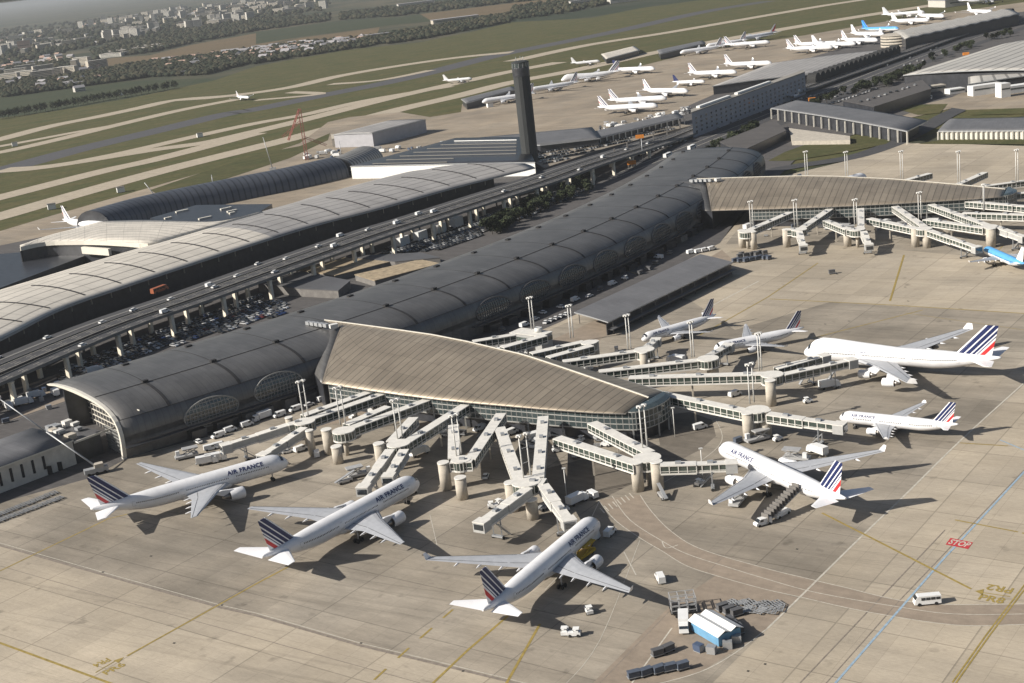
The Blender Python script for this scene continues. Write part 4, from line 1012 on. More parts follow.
st((924, 228), 'above the blue airliner of '+M2); corridor((869, 218), (916, 228), 'long glazed passage falling right to the hub above the blue airliner'); corridor((895, 206), (924, 226), 'steep passage to the hub above the blue airliner'); pylon((915, 228), 'left pylon at the hub above the blue airliner', r=1.9); pylon((926.7, 229), 'right pylon at the hub above the blue airliner', r=1.7); mast((920, 219), 'twin light mast above the blue airliner'); cab_arm((929.5, 230), (975, 246), 'arm docked at the blue airliner', z1=7)
st((989, 226), 'at the right edge of '+M2); corridor((931, 204), (987, 224.5), 'steep passage to the right-edge hub'); corridor((925, 219), (985, 227.5), 'level passage to the right-edge hub'); pylon((990.7, 228), 'large pylon near the right edge, by '+M2, r=2.2); cab_arm((996, 226), (1022, 235.5), 'arm leaving the right-edge hub', z1=7.6); mast((984, 211), 'single-looking mast near the right edge', gap=.8)
corridor((967, 201), (1050, 208), 'upper passage leaving the frame at the right of '+M2); corridor((962.6, 212.5), (1050, 215), 'lower passage leaving the frame at the right of '+M2)
for x, y, l in ((807, 181, 'first'), (847, 182, 'second'), (902, 182, 'third'), (959, 183, 'fourth'), (1017, 182, 'fifth')): mast((x, y), l+' from the left of the masts rising behind '+M2, h=17)
for a, q, l in (((958, 184), (985, 172), 'passage behind the tip of the farther pier, rising right'), ((975, 187), (1050, 177), 'passage behind the pier tip leaving the frame'), ((985, 196), (1050, 190), 'passage right of the pier tip leaving the frame'), ((905, 180), (930, 173), 'short passage seen just over the farther pier roof')): corridor(a, q, l)
# ================================================================== LANDSIDE: viaduct, car park, left terminal
near_e = [(-60, 408), (0, 384), (51, 361.5), (137, 325.6), (205, 302), (256, 283.5), (321, 260), (396, 233.5), (443.5, 218.5), (512, 196), (570, 177), (620, 161), (680, 140), (760, 108), (820, 86), (900, 58), (1000, 22)]
ZD = 11.0
def zx(x): u = max(0, min(1, (x-575)/110)); return ZD-8.2*u*u*(3-2*u)
VL = smooth2([P(x, y, zx(x)).to_2d() for x, y in near_e], 5)
def arclen(pl):
    a = [0]
    for p, q in zip(pl, pl[1:]): a.append(a[-1]+(q-p).length)
    return a
VA = arclen(VL)
_sa = VA[[i for i, p in enumerate(VL) if p.y > P(575, 175.5, ZD).y][0]]; _sb = VA[[i for i, p in enumerate(VL) if p.y > P(685, 138, 3).y][0]]
def ZS(s): u = max(0, min(1, (s-_sa)/(_sb-_sa))); return -8.2*u*u*(3-2*u)
def along(s, off=0, pl=VL, ar=VA):
    s = max(0, min(ar[-1]-.01, s)); i = max(j for j in range(len(ar)) if ar[j] <= s) if s > 0 else 0
    i = min(i, len(pl)-2); t = (s-ar[i])/(ar[i+1]-ar[i]); p = pl[i].lerp(pl[i+1], t)
    k0, k1 = max(i-1, 0), min(i+2, len(pl)-1); d = (pl[k1]-pl[k0]).normalized(); return p+Vector((-d.y, d.x))*off, d
c = VL[0]; via = empty('viaduct', (c.x, c.y, 0), 0, 'long asphalt road viaduct on pale piers crossing the picture behind the dark hall', 'viaduct'); of = (c.x, c.y, 0)
def ribbon(b, o0, o1, z0, z1, n=None, s0=0, s1=None, step=12):
    s1 = s1 or VA[-1]; s = s0; pr = None
    while True:
        (a, d), (q, d2) = along(s, o0), along(s, o1); zo = ZS(s); cur = [(a.x, a.y, z0+zo), (q.x, q.y, z0+zo), (q.x, q.y, z1+zo), (a.x, a.y, z1+zo)]
        if pr: base = len(b.v); b.v += pr+cur; [b.face([base+i for i in f]) for f in ((3, 2, 6, 7), (0, 4, 5, 1), (0, 3, 7, 4), (1, 5, 6, 2))]
        else: b.poly(cur)
        pr = cur
        if s >= s1: b.poly(cur[::-1]); break
        s = min(s+step, s1)
M_DK = tarmac('deck_asphalt', (.06, .06, .063), .18, R(57))
M_CURB = mat('kerb_concrete', (.17, .165, .155), .8, var=.15)
for o0, o1 in ((.3, 7.9), (13.0, 21.5)): b = MB(); ribbon(b, o0, o1, ZD-.8, ZD); b.build('deck', M_DK, via, of)
for o0, o1 in ((0, .3), (21.5, 21.8)): b = MB(); ribbon(b, o0, o1, ZD-.9, ZD+.5); b.build('parapet', M_CURB, via, of)
b = MB(); ribbon(b, 7.9, 8.2, ZD-.9, ZD+.5); b.build('median_barrier', M_CURB, via, of)
b = MB()
for o_ in (1.0, 7.4, 13.5, 20.6): ribbon(b, o_, o_+.22, ZD+.004, ZD+.012)
s = 0
while s < VA[-1]:
    for o_ in (2.9, 5.2, 15.8, 18.2):
        (a, d), _ = along(s, o_), 0; q, _ = along(s+3.5, o_); b.beam((a.x, a.y, ZD+.008+ZS(s)), (q.x, q.y, ZD+.008+ZS(s+3.5)), .2, .008)
    s += 9
b.build('lane_markings', M_LINEW, via, of)
def sv(px, py):     # arc position nearest to a pier foot
    g = P(px, py, 0).to_2d(); return min(range(0, int(VA[-1]), 2), key=lambda q: (along(q, 2)[0]-g).length)
M_PIERC = mat('pale_pier', (.78, .71, .58), .8, var=.12, scale=.5)
feet = [sv(x, y) for x, y in ((2, 394), (67, 380), (126, 359), (180, 338), (232, 319), (281, 300), (323.5, 277), (367, 261.5), (406.5, 255), (445, 240), (479, 228), (512, 215), (540, 205), (567, 195))]
stp = (feet[5]-feet[1])/4.0; s = feet[1]-3*stp
while s < min(VA[-1]-20, feet[1]+30*stp):
    if ZS(s) < -5.5: break
    zo = ZS(s)
    for o_, ds in ((.7, 0), (7.2, 1), (17.5, 0)):
        a, d = along(s+ds*14, o_); p = MB(); p.use(M_PIERC); az = atan2(d.y, d.x)
        p.rings([[Vector((a.x, a.y, 0))+Vector((cos(az)*u*w_-sin(az)*v*t_, sin(az)*u*w_+cos(az)*v*t_, z)) for u, v in ((-1, -1), (1, -1), (1, 1), (-1, 1))] for z, w_, t_ in ((0, .85, .9), (ZD-2.0+zo, .75, .95), (ZD-1.02+zo, .9, 1.4))], smooth=False)
        p.build('pier', None, via, of)
    s += stp
# access deck in front of the left terminal
b = MB(); ribbon(b, 23.5, 38, ZD-2.2, ZD-1.0, s1=VA[-1]*.62); c2 = along(0, 24)[0]
thing = empty('access_deck', (c2.x, c2.y, 0), 0, 'narrower raised drop-off road in front of the pale-roofed terminal', 'road deck'); b.build('deck', M_DK, thing, (c2.x, c2.y, 0))
b = MB(); ribbon(b, 23.2, 23.5, ZD-2.6, ZD-.2, s1=VA[-1]*.62); ribbon(b, 30.5, 32.2, ZD-.99, ZD-.85, s1=VA[-1]*.62); b.build('kerb', M_CURB, thing, (c2.x, c2.y, 0))
b = MB()
for i in range(30): a, d = along(i*24+6, 25); b.beam((a.x, a.y, 0), (a.x, a.y, ZD-2.3), 1, 1)
b.build('support_row', M_CONCD, thing, (c2.x, c2.y, 0))
# ------------------------------------------------------------------ left terminal
ne = [(-70, 368), (0, 338), (62, 307), (125, 285), (182, 266), (256, 242), (318, 223), (381, 207), (456, 186), (512, 172), (535, 166.5)]
fe = [(-190, 345), (-100, 318), (0, 289), (85, 262), (145, 245), (190, 232), (240, 217), (280, 205), (340, 187), (389, 176), (433, 164), (471, 156.5), (499, 157), (534, 164)]
NE = smooth2([P(x, y, 15).to_2d() for x, y in ne], 6); NA = arclen(NE)
lt = empty('terminal_hall', (NE[0].x, NE[0].y, 0), 0, 'long hall with a pale panelled roof at the left, behind the road viaduct', 'terminal building'); of = (NE[0].x, NE[0].y, 0)
def width_at(s):
    """depth of the hall roof: measured so that its back edge meets the photographed one"""
    return WT(s)
FE = [P(x, y, 17).to_2d() for x, y in fe]
def WT(s):
    a, d = along(s, 0, NE, NA); nn = Vector((-d.y, d.x)); best = None
    for p, q in zip(FE, FE[1:]):
        e = q-p; den = nn.x*e.y-nn.y*e.x
        if abs(den) < 1e-6: continue
        r = p-a; w = (r.x*e.y-r.y*e.x)/den; t = (r.x*nn.y-r.y*nn.x)/den
        if -.01 <= t <= 1.01 and w > 0 and (best is None or w < best): best = w
    return best
ws = []; s = 0
smp = [NA[-1]*i/60 for i in range(61)]; raw = [min(WT(q) or 66, 69) if i < 20 else WT(q) for i, q in enumerate(smp)]
last = 60
for i, r in enumerate(raw):
    if r is None: raw[i] = None
known = [i for i, r in enumerate(raw) if r]
for i in range(61):
    if raw[i] is None:
        lo = [k for k in known if k < i]; hi = [k for k in known if k > i]
        raw[i] = raw[lo[-1]]*(.5 if not hi else 1) if lo else raw[hi[0]]
def smw(i): lo = max(0, i-5); hi = min(60, i+5); return sum(raw[lo:hi+1])/(hi-lo+1)
rows = []
def roofpt(i, f):
    w = smw(i)
    if i >= 57: w *= [.92, .75, .5, .22][i-57]
    a, d = along(smp[i], w*f, NE, NA); return Vector((a.x, a.y, 14.2+4.2*(1-(2*f-1)**2)*min(1, w/60)*.9+2*f))
for i in range(61): rows.append([roofpt(i, k/14) for k in range(15)])
K = 21
grid_surface('roof', rows, [M_PALE, M_STEEL, M_GREYR], lt, off=of, thick=.7, smooth=True, mi=lambda j: 0 if j//14 < 32 else 2)  # sun sheen put into the colour: pale sheet on the bright stretch, then grey
for i in range(0, 60, 3):
    b = MB()
    for k in range(1, 9): b.beam(rows[i][k]+Vector((0, 0, .12)), rows[i][k+1]+Vector((0, 0, .12)), .9, .35)
    b.build('roof_joint', M_DARK, lt, of)
b = MB(); b.use(M_FAC)
for i in range(60):
    a, d = along(smp[i], 7, NE, NA); q, _ = along(smp[i+1], 7, NE, NA); 
    if smp[i] < NA[-1]*.93: b.beam((a.x, a.y, 7.2), (q.x, q.y, 7.2), .5, 14.2)
b.build('facade', None, lt, of)
b = MB(); b.use(M_FAC)
for i in range(0, 58):
    f = .96; p, q = roofpt(i, f), roofpt(i+1, f); b.beam((p.x, p.y, p.z/2-.5), (q.x, q.y, p.z/2-.5), .5, p.z-1.2)
b.build('rear_wall', None, lt, of)
b = MB(); b.use(M_CONC)
for i in range(34):
    a, d = along(i*NA[-1]*.93/34+4, 3.5, NE, NA); b.beam((a.x, a.y, ZD-1), (a.x, a.y, 14.6), .45, .45)
b.build('canopy_column', None, lt, of)
# curved far lobe of the roof and the sunken court between
lobe = empty('pier_roof', tuple(P(145, 243, 12)), 0, 'pale crescent roof with a white rim around the dark sunken court at the left', 'pier roof'); of = tuple(lobe.location)
topl = smooth2([P(*p, 18.5).to_2d() for p in ((20, 246), (45, 236), (75, 228), (100, 221.5), (128, 219.8), (155, 219.3), (190, 220.5), (215, 221), (240, 218), (262, 212))], 3)
botl = smooth2([P(*p, 18.5).to_2d() for p in ((20, 246.5), (45, 241.5), (75, 240.5), (100, 240.7), (125, 242), (148, 243), (178, 235.5), (200, 229), (235, 219.5), (263, 212.5))], 3)
rows = [[Vector((a.x+(q.x-a.x)*f, a.y+(q.y-a.y)*f, 18.3+.9*sin(pi*f))) for f in [k/6 for k in range(7)]] for a, q in zip(topl, botl)]
o = grid_surface('roof', rows, [M_PALE, M_RIM], lobe, off=of, thick=1.0, flip=False); fix_normals(o)
b = MB(); b.use(M_RIM)
for a, q in zip(botl[:16], botl[1:17]): b.beam((a.x, a.y, 17.1), (q.x, q.y, 17.1), .8, 2.4)
b.build('rim', None, lobe, of)
b = MB(); b.use(M_FAC)
for a, q in zip(botl[:16], botl[1:17]): b.beam((a.x, a.y+1.5, 7.9), (q.x, q.y+1.5, 7.9), .5, 15.8)
for a, q in zip(topl, topl[1:]): b.beam((a.x, a.y-1.5, 7.8), (q.x, q.y-1.5, 7.8), .5, 15.6)
b.build('wall', None, lobe, of)
ct = MB(); ct.use(M_FAC); ct.prism([xy(*p, 9) for p in ((-120, 285), (0, 254), (84, 246.5), (84, 256), (0, 288), (-120, 326))], 0, 9)
thing_mesh(ct, 'service_building', None, 'dark flat-roofed block in the sunken court at the left edge', 'building', tuple(P(-20, 275, 0)))
cb = MB(); cb.use(M_RIM); a, q = P(83, 250, 13), P(110, 252, 13); cb.beam(a, q, 2, 4); thing_mesh(cb, 'plant_house', None, 'small cream block at the end of the dark court', 'building', (a.x, a.y, 9))
# dark flat roof with skylights behind, barrel hall and its ribbed end
db = MB(); db.use(M_FAC); db.prism([xy(*p, 9) for p in ((150, 218), (196, 205), (262, 204), (272, 204), (258, 213), (215, 222), (160, 221))], 0, 9)
thing_mesh(db, 'service_building', None, 'dark flat roof with pale skylights behind the crescent roof', 'building', tuple(P(210, 212, 0)))
for x, y, w in ((182, 211, 9), (226, 208.5, 8), (232, 211, 7), (205, 218, 9), (168, 218, 5), (232, 213, 4)):
    b = MB(); b.use(M_RIM); p = P(x, y, 9.4); b.box((p.x, p.y, 9.5), (w, 2, 1), R(35)); thing_mesh(b, 'skylight', None, 'pale skylight strip on the dark flat roof behind the crescent roof', 'skylight', (p.x, p.y, 9), 'skylights on the dark flat roof')
M_BAR = roofing('barrel_blue', (.085, .095, .115), 5, .5, .3, .5, .14, w1=1.2); M_RIBB = roofing('barrel_ribbed', (.30, .29, .27), 4.5, .5, .2, .25, .15, w1=1.6)
def barrel(pts, r, hgt, m, name, label, cat, z=0, seg=10):
    c = [P(*p, 0).to_2d() for p in pts]; c = smooth2(c, 8); e = empty(name, (c[0].x, c[0].y, 0), 0, label, cat); rows = []
    for i, p in enumerate(c):
        d = (c[min(i+1, len(c)-1)]-c[max(i-1, 0)]).normalized(); nn = Vector((-d.y, d.x)); rows.append([Vector((p.x+nn.x*cos(pi*k/seg)*-r, p.y+nn.y*cos(pi*k/seg)*-r, z+hgt*sin(pi*k/seg)**.75)) for k in range(seg+1)])
    grid_surface('vault', rows, [m], e, off=(c[0].x, c[0].y, 0)); w = MB(); w.use(M_FAC); w.poly(rows[0]); w.poly(rows[-1][::-1]); w.build('end_wall', None, e, (c[0].x, c[0].y, 0)); return e, rows
eb, rr = barrel([(95, 232), (150, 216), (230, 199), (290, 187), (336, 176)], 17, 15, M_BAR, 'terminal_pier', 'dark blue-grey barrel-vaulted pier behind the pale roof', 'airport pier')
barrel([(337, 176), (352, 170), (366, 163)], 16, 14, M_RIBB, 'terminal_pier', 'ribbed unfinished end of the barrel-vaulted pier', 'airport pier')
b = MB(); b.use(M_RIM)
for i in range(2, len(rr)-12):
    for f in (0, .33, .66): q = rr[i][8].lerp(rr[i+1][8], f); b.beam(q, q+Vector((0, 0, 2.2)), .5, .5)
b.build('vent_post', None, eb, tuple(eb.location))
random.seed(5)
# ------------------------------------------------------------------ car park and cars
CARC = [(.02, .02, .022), (.03, .035, .045), (.10, .10, .105), (.30, .31, .32), (.55, .55, .55), (.16, .02, .02), (.02, .04, .12)]
CARM = [mat('car_paint_%s' % w, c, .3, .3, var=.05, spec=.6) for w, c in zip(('black', 'slate', 'grey', 'silver', 'white', 'red', 'blue'), CARC)]
def car_proto(m, label, group):
    b = MB(); b.use(m)
    b.rings([[(x, y*w, z) for x, z in ((-2.1, .35), (-2.15, .8), (-1.9, .95), (1.0, .98), (2.0, .75), (2.15, .35))] for y, w in ((-1, .86), (1, .86))], smooth=False, flip=True)
    b.use(M_CG); b.rings([[(x, y, z) for x, y in ((x0, -w), (x1, -w), (x1, w), (x0, w))] for z, x0, x1, w in ((.95, -1.8, .95, .8), (1.38, -1.35, .35, .66))])
    b.use(m); b.box((-.5, 0, 1.41), (1.75, 1.3, .06))
    b.use(M_RUB)
    for x in (-1.35, 1.35):
        for y in (-.88, .72): b.tube((x, y, .32), (x, y+.16, .32), .32, n=10)
    o = b.build('parked_car', None); tag(o, label, 'car', group); return o
CP = [car_proto(CARM[i], ('black', 'slate', 'grey', 'silver', 'white', 'red', 'blue')[i]+' car parked in the packed rows between the viaduct piers and the dark hall', 'cars packed between the viaduct and the dark hall') for i in range(7)]
lot = []; rowk = 0
for o_ in (13, 7.4, 3, -2.6, -8.2, -14.4, -20, -26.2, -31.8, -38, -43.6, -49):
    s = feet[1]-70
    while s < feet[-1]+40:
        a, d = along(s, o_); lot.append((a, atan2(d.y, d.x)+pi/2)); s += 2.75
def proj(v):
    Z = v[2]-CH; fw = v[1]*cos(PIT)-Z*sin(PIT); u = v[1]*sin(PIT)+Z*cos(PIT); u2, v2 = v[0]/fw, u/fw; c_, s_ = cos(ROLL), sin(ROLL)
    return 512+FPX*(u2*c_-v2*s_), 341.5-FPX*(u2*s_+v2*c_)
def inside(x, y, poly):
    r = False
    for i in range(len(poly)):
        (x0, y0), (x1, y1) = poly[i-1], poly[i]
        if (y0 > y) != (y1 > y) and x < (x1-x0)*(y-y0)/(y1-y0)+x0: r = not r
    return r
lotpoly = [[(60, 388), (95, 376), (150, 352), (262, 320), (262, 290), (235, 296), (120, 338), (60, 362)], [(256, 322), (285, 312), (285, 300), (256, 300)], [(385, 253), (440, 250), (512, 222), (575, 196), (598, 176), (560, 180), (440, 220), (385, 238)]]
cand = [(p, a) for p, a in lot if any(inside(*proj((p.x, p.y, .8)), q) for q in lotpoly) and random.random() < .9]
random.shuffle(cand); used = [False]*7
cand = sorted(cand[:1100], key=lambda q: q[0].y)
rest = cand[222:]; cand = cand[:222]
for p, a in cand:
    k = random.choices(range(7), (5, 5, 5, 7, 6, 1, 2))[0]; a += random.choice((0, pi))+random.uniform(-.04, .04)
    if not used[k]: used[k] = True; CP[k].location = (p.x, p.y, .04); CP[k].rotation_euler = (0, 0, a)
    else: o = CP[k].copy(); COL.objects.link(o); o.location = (p.x, p.y, .04); o.rotation_euler = (0, 0, a)
if rest:
    b = MB()
    for p, a in rest:
        src = CP[random.choices(range(5))[0]].data; base = len(b.v); ca, sa = cos(a), sin(a)
        b.v += [(p.x+v.co.x*ca-v.co.y*sa, p.y+v.co.x*sa+v.co.y*ca, .04+v.co.z) for v in src.vertices]
        for f in src.polygons: b.use(src.materials[f.material_index]); b.face([base+i for i in f.vertices])
    o = b.build('far_parked_cars', None); o['kind'] = 'stuff'; tag(o, 'farther mass of parked cars beside the viaduct piers', 'cars')
# planted strip, tan flat roofs and white stair blocks beneath the viaduct
def block(pts, z0, z1, m, name, label, cat, zp=None, roofm=None, group=None, mm=None):
    q = [xy(*p, z1 if zp is None else zp) for p in pts]; c = q[0]; e = empty(name, (c[0], c[1], z0), 0, label, cat, group); b = MB(); b.prism(q, z0, z1); b.build('wall', m, e, (c[0], c[1], z0))
    if roofm: 
        cx, cy = sum(p[0] for p in q)/len(q), sum(p[1] for p in q)/len(q); r = MB(); r.prism([(p[0]+(p[0]-cx)*.015, p[1]+(p[1]-cy)*.015) for p in q], z1+.003, z1+.35); r.build('roof', roofm, e, (c[0], c[1], z0))
    return e
M_TAN = mat('tan_gravel_roof', (.30, .24, .16), .95, var=.35, scale=.35)
block([(296, 270), (345, 258), (390, 262), (335, 276)], 0, 3, M_CONCD, 'station_building', 'tan gravel roof between the viaduct piers, left part', 'building', roofm=M_TAN)
block([(355, 275), (420, 260), (440, 264), (375, 281)], 0, 3, M_CONCD, 'station_building', 'tan gravel roof next to the dark hall, right part', 'building', roofm=M_TAN)
block([(258, 284), (300, 272), (350, 281), (338, 291), (300, 289)], 0, 4, M_CONCD, 'station_building', 'grey canopy roof under the viaduct at the left of the tan roofs', 'building', roofm=M_SHED)
block([(345, 257), (420, 253), (440, 258), (395, 262)], 0, 3.4, M_CONCD, 'station_building', 'flat grey roof strip behind the tan roofs', 'building', roofm=M_SHED)
for x, y, w in ((403, 243, 1), (421, 237, 1), (440, 230, 1), (457, 223, 1)):
    p = P(x, y+4, 0); b = MB(); b.use(M_WHT); b.box((p.x, p.y, 3), (9, 4, 6), R(57)); thing_mesh(b, 'stair_block', None, 'white box-like block under the road viaduct between two piers', 'stair block', (p.x, p.y, 0), 'white blocks under the viaduct')
# ================================================================== FAR AIRCRAFT
FAR = [  # type, nose px, tail px, fin, label
 ('jumbo', (561, 79.5), (613, 73), 'far', 'far white four-engined airliner facing left, upper of the pair right of the control tower'),
 ('twin330', (530, 90), (579, 82.5), 'far', 'far white airliner facing left, its nose just right of the control tower'),
 ('twin330', (482, 101.5), (524, 95.5), 'far', 'far white airliner half hidden behind the control tower'),
 ('twin330', (658, 105.5), (594, 109), 'far', 'lowest of the two near-parallel airliners on the far apron, facing right'),
 ('twin330', (667, 98), (600, 102), 'far', 'upper of the two near-parallel airliners on the far apron, facing right'),
 ('twin330', (688, 91), (633, 91), 'far', 'far airliner facing right, above the near-parallel pair'),
 ('narrow', (705, 81.5), (668, 83), 'navy', 'far airliner with a dark navy fin'),
 ('twin330', (737, 72), (700, 73.5), 'far', 'far airliner facing right beside the ribbed terminal roof end'),
 ('twin330', (772, 63), (737, 64.5), 'far', 'far airliner facing right, next one up from the ribbed roof end'),
 ('twin330', (655, 68.5), (618, 70), 'navy', 'far white airliner facing right in front of the low service shed'),
 ('twin330', (680, 52.5), (720, 47), 'far', 'far airliner facing left, first in the row at the back of the apron'),
 ('twin330', (706, 46), (742, 41), 'far', 'far airliner facing left, second in the row at the back of the apron'),
 ('twin777', (740, 39), (800, 29), 'redtop', 'far airliner with a red and white fin, last in the back row'),
 ('twin330', (833, 47), (776, 50), 'far', 'far airliner facing right, lower of the overlapping pair left of the blue one'),
 ('twin330', (838, 43), (784, 45.5), 'far', 'far airliner facing right, upper of the overlapping pair left of the blue one'),
 ('twin330', (878, 40), (817, 40.5), 'far', 'far airliner under the blue-finned one'),
 ('twin330', (884, 34), (832, 34), 'light', 'far airliner directly left of the blue-finned one'),
 ('twin330', (899, 28.5), (862, 29.5), 'blue', 'far airliner with a bright blue hull and fin'),
 ('twin330', (929, 20), (903, 21), 'plain', 'plain white far airliner, lower of two at the upper right'),
 ('twin330', (944, 16), (907, 15.5), 'plain', 'plain white far airliner, upper of two at the upper right'),
 ('twin330', (992, 12), (958, 11), 'plain', 'plain white far airliner behind the long wavy roof'),
 ('jumbo', (1008, -3), (972, 1), 'plain', 'white far airliner touching the top edge at the right'),
 ('twin330', (770, 42), (728, 45.5), 'far', 'far airliner facing left below the red-finned one'),
 ('twin330', (856, 43.5), (808, 45.5), 'light', 'far airliner squeezed between the overlapping pair and the round building'),
 ('narrow', (600, 61), (571, 64), 'plain', 'small plain airliner at the back of the apron left of the pale shed'),
 ('twin330', (925, 12), (890, 15), 'light', 'far airliner behind the two plain white ones'),
 ('narrow', (249, 97.5), (225, 96.5), 'far', 'small white airliner taxiing alone between the runways at the left'),
 ('narrow', (472, 78.5), (441, 81.5), 'plain', 'small white airliner on the taxiway above the grey hangar'),
 ('twin330', (108, 226), (66, 222), 'far', 'white airliner whose tail rises behind the crescent roof at the left'),
 ('twin330', (800, 90), (770, 97), 'plain', 'white airliner partly hidden behind the pale hotel block'),
 ('twin330', (866, 176), (830, 186), 'light', 'airliner hidden behind the farther pier, only tail and wing showing'),
]
PRO = {}
for ty, nz, tl, fn, lab in FAR:
    key = (ty, fn); zn = TYPES[ty]['zc']
    if key not in PRO:
        o = aircraft(ty, lab, 1, fn, livery=False, top=M_SKY if fn == 'blue' else None); PRO[key] = o; snap(o)
    else: o = copy_tree(PRO[key], (0, 0, 0), 0, lab)
    place(o, nz, tl, zn)
# ================================================================== CONTROL TOWER
c = P(531, 166, 0); tw = empty('control_tower', (c.x, c.y, 0), 0, 'tall dark round control tower behind the viaduct', 'control tower')
M_TWR = mat('tower_concrete', (.028, .031, .032), .7, var=.15, scale=.15, stretch=(1, 1, .3))
b = MB(); A = 28; b.use(M_TWR); b.rings([[(cos(2*pi*i/A)*r*(1+.025*(i % 2)), sin(2*pi*i/A)*r*(1+.025*(i % 2)), z) for i in range(A)] for z, r in ((0, 6.0), (20, 6.0), (64, 6.0), (66, 6.1))]); b.build('shaft', None, tw)
b = MB(); b.use(M_FAC); b.rings([[(cos(2*pi*i/A)*r, sin(2*pi*i/A)*r, z) for i in range(A)] for z, r in ((66, 6.2), (67, 6.3), (72, 6.3), (72.3, 6.1))]); b.build('equipment_deck', None, tw)
b = MB(); b.use(M_GLS); b.rings([[(cos(2*pi*i/A)*r, sin(2*pi*i/A)*r, z) for i in range(A)] for z, r in ((72.3, 6.0), (75.5, 6.2))]); b.use(M_STEEL)
for i in range(14): a = 2*pi*i/14; b.beam((cos(a)*6.4, sin(a)*6.4, 72.3), (cos(a)*6.2, sin(a)*6.2, 75.5), .25, .25)
b.build('glass_cab', None, tw)
b = MB(); b.use(M_TWR); b.rings([[(cos(2*pi*i/A)*r, sin(2*pi*i/A)*r, z) for i in range(A)] for z, r in ((75.5, 6.4), (76.2, 6.4), (77.0, 4.0))]); b.build('roof', None, tw)
b = MB(); b.use(M_STEEL); 
for i in range(9): a = 2*pi*i/9; b.tube((cos(a)*3, sin(a)*3, 76.6), (cos(a)*3, sin(a)*3, 78+i % 3), .12, n=5)
b.build('antennas', None, tw)
# ================================================================== MID AND FAR BUILDINGS
M_PALE2 = roofing('ribbed_pale', (.40, .385, .355), 30, .6, 0, .8, .1, p2=11, w1=.6, w2=2.2, s2=.45)
M_HOT = mat('hotel_panel', (.36, .36, .385), .6, var=.1, scale=.2)
def roofsheet(name, quad, z, m, parent, of, thick=.8, bulge=0, n=12, wave=0, zs=None):
    a, b_, c_, d = [Vector(P(*p, z)) for p in quad]; rows = []
    for i in range(n+1):
        u = i/n; p, q = a.lerp(b_, u), d.lerp(c_, u); r = []
        for k in range(9):
            f = k/8; v = p.lerp(q, f); v.z += bulge*(1-(2*f-1)**2)+wave*abs(sin(pi*u*n/2)); r.append(v)
        rows.append(r)
    o = grid_surface(name, rows, [m, M_STEEL], parent, off=of, thick=thick); fix_normals(o); return o
def hall(quad, z, m, label, cat='terminal building', name='terminal_hall', bulge=1.5, wall=M_FAC, cols=None, inset=1.5, n=12, wave=0, pitch=None):
    pts = [P(*p, z) for p in quad]; c = sum(pts, Vector())/4; e = empty(name, (c.x, c.y, 0), 0, label, cat); of = (c.x, c.y, 0)
    roofsheet('roof', quad, z, m, e, of, bulge=bulge, n=n, wave=wave)
    b = MB(); b.use(wall); q = [p+(c-p).normalized()*inset for p in pts]; b.prism([(p.x, p.y) for p in q], 0, z-.82); b.build('wall', None, e, of)
    if cols:
        i0, i1, k = cols; a, q_ = pts[i0], pts[i1]
        for i in range(k+1): p = a.lerp(q_, i/k); s = MB(); s.use(M_RIM); s.beam((p.x, p.y, 0), (p.x, p.y, z-.6), .9, .9); s.build('column', None, e, of)
    return e
# hotel slab
h0, h1 = P(693.5, 138, 0), P(806, 94, 0); d = (h1-h0).normalized(); nv = Vector((h0.x, h0.y, 0)).normalized(); L = (h1-h0).length; ht = 19
e = empty('hotel', tuple(h0), 0, 'long pale grey slab-like hotel block beside the road, right of the far apron', 'hotel'); of = tuple(h0)
b = MB(); b.use(M_HOT); b.prism([(p.x, p.y) for p in (h0, h1, h1+nv*17, h0+nv*17)], 0, ht); b.build('wall', None, e, of)
b = MB(); b.use(M_PALE); b.prism([(p.x, p.y) for p in (h0-nv*.6-d, h1-nv*.6, h1+nv*17.6, h0+nv*17.6-d)], ht+.003, ht+1); b.build('roof', None, e, of)
for r in range(4):
    for k in range(25):
        p = h0+d*((k+.6)*L/25.4)-nv*.04; w = MB(); w.beam(p+Vector((0, 0, 4+r*3.4)), p+d*2.6+Vector((0, 0, 4+r*3.4)), .2, 1.5); w.build('window', M_GLS, e, of)
for k, (a, q) in enumerate(((.05, .3), (.36, .66))): w = MB(); w.use(M_WHT); w.beam(h0+d*L*a+nv*9+Vector((0, 0, ht+1.9)), h0+d*L*q+nv*9+Vector((0, 0, ht+1.9)), 3, 1.6); w.build('roof_plant', None, e, of)
# transverse station roof with white posts, and its lower neighbour
hall([(771, 108), (797, 100), (928, 120.5), (907, 131)], 9, M_SHED, 'large sloping grey roof on white posts at the middle right', 'railway station', 'station_hall', bulge=.9, cols=(0, 3, 17), inset=9)
hall([(951, 118.5), (1060, 116.5), (1060, 130), (938, 131)], 6, M_SHED, 'long low grey roof at the right edge above the strip of grass', 'building', 'service_hall', bulge=1, wall=M_RIM, cols=(3, 2, 24))
b = block([(789, 128), (850, 136), (850, 140), (792, 141)], 0, 3, M_CONC, 'low_wing', 'low pale wing under the sloping station roof', 'building')
hall([(903, 75), (1002, 44), (1090, 34), (1060, 70)], 12, M_PALE2, 'wide pale ribbed terminal roof at the right edge', bulge=2, n=16, wave=0)
hall([(968, 84), (968, 77), (1080, 60), (1080, 70)], 9, M_PALE2, 'lower pale front of the ribbed terminal at the right edge', bulge=1)
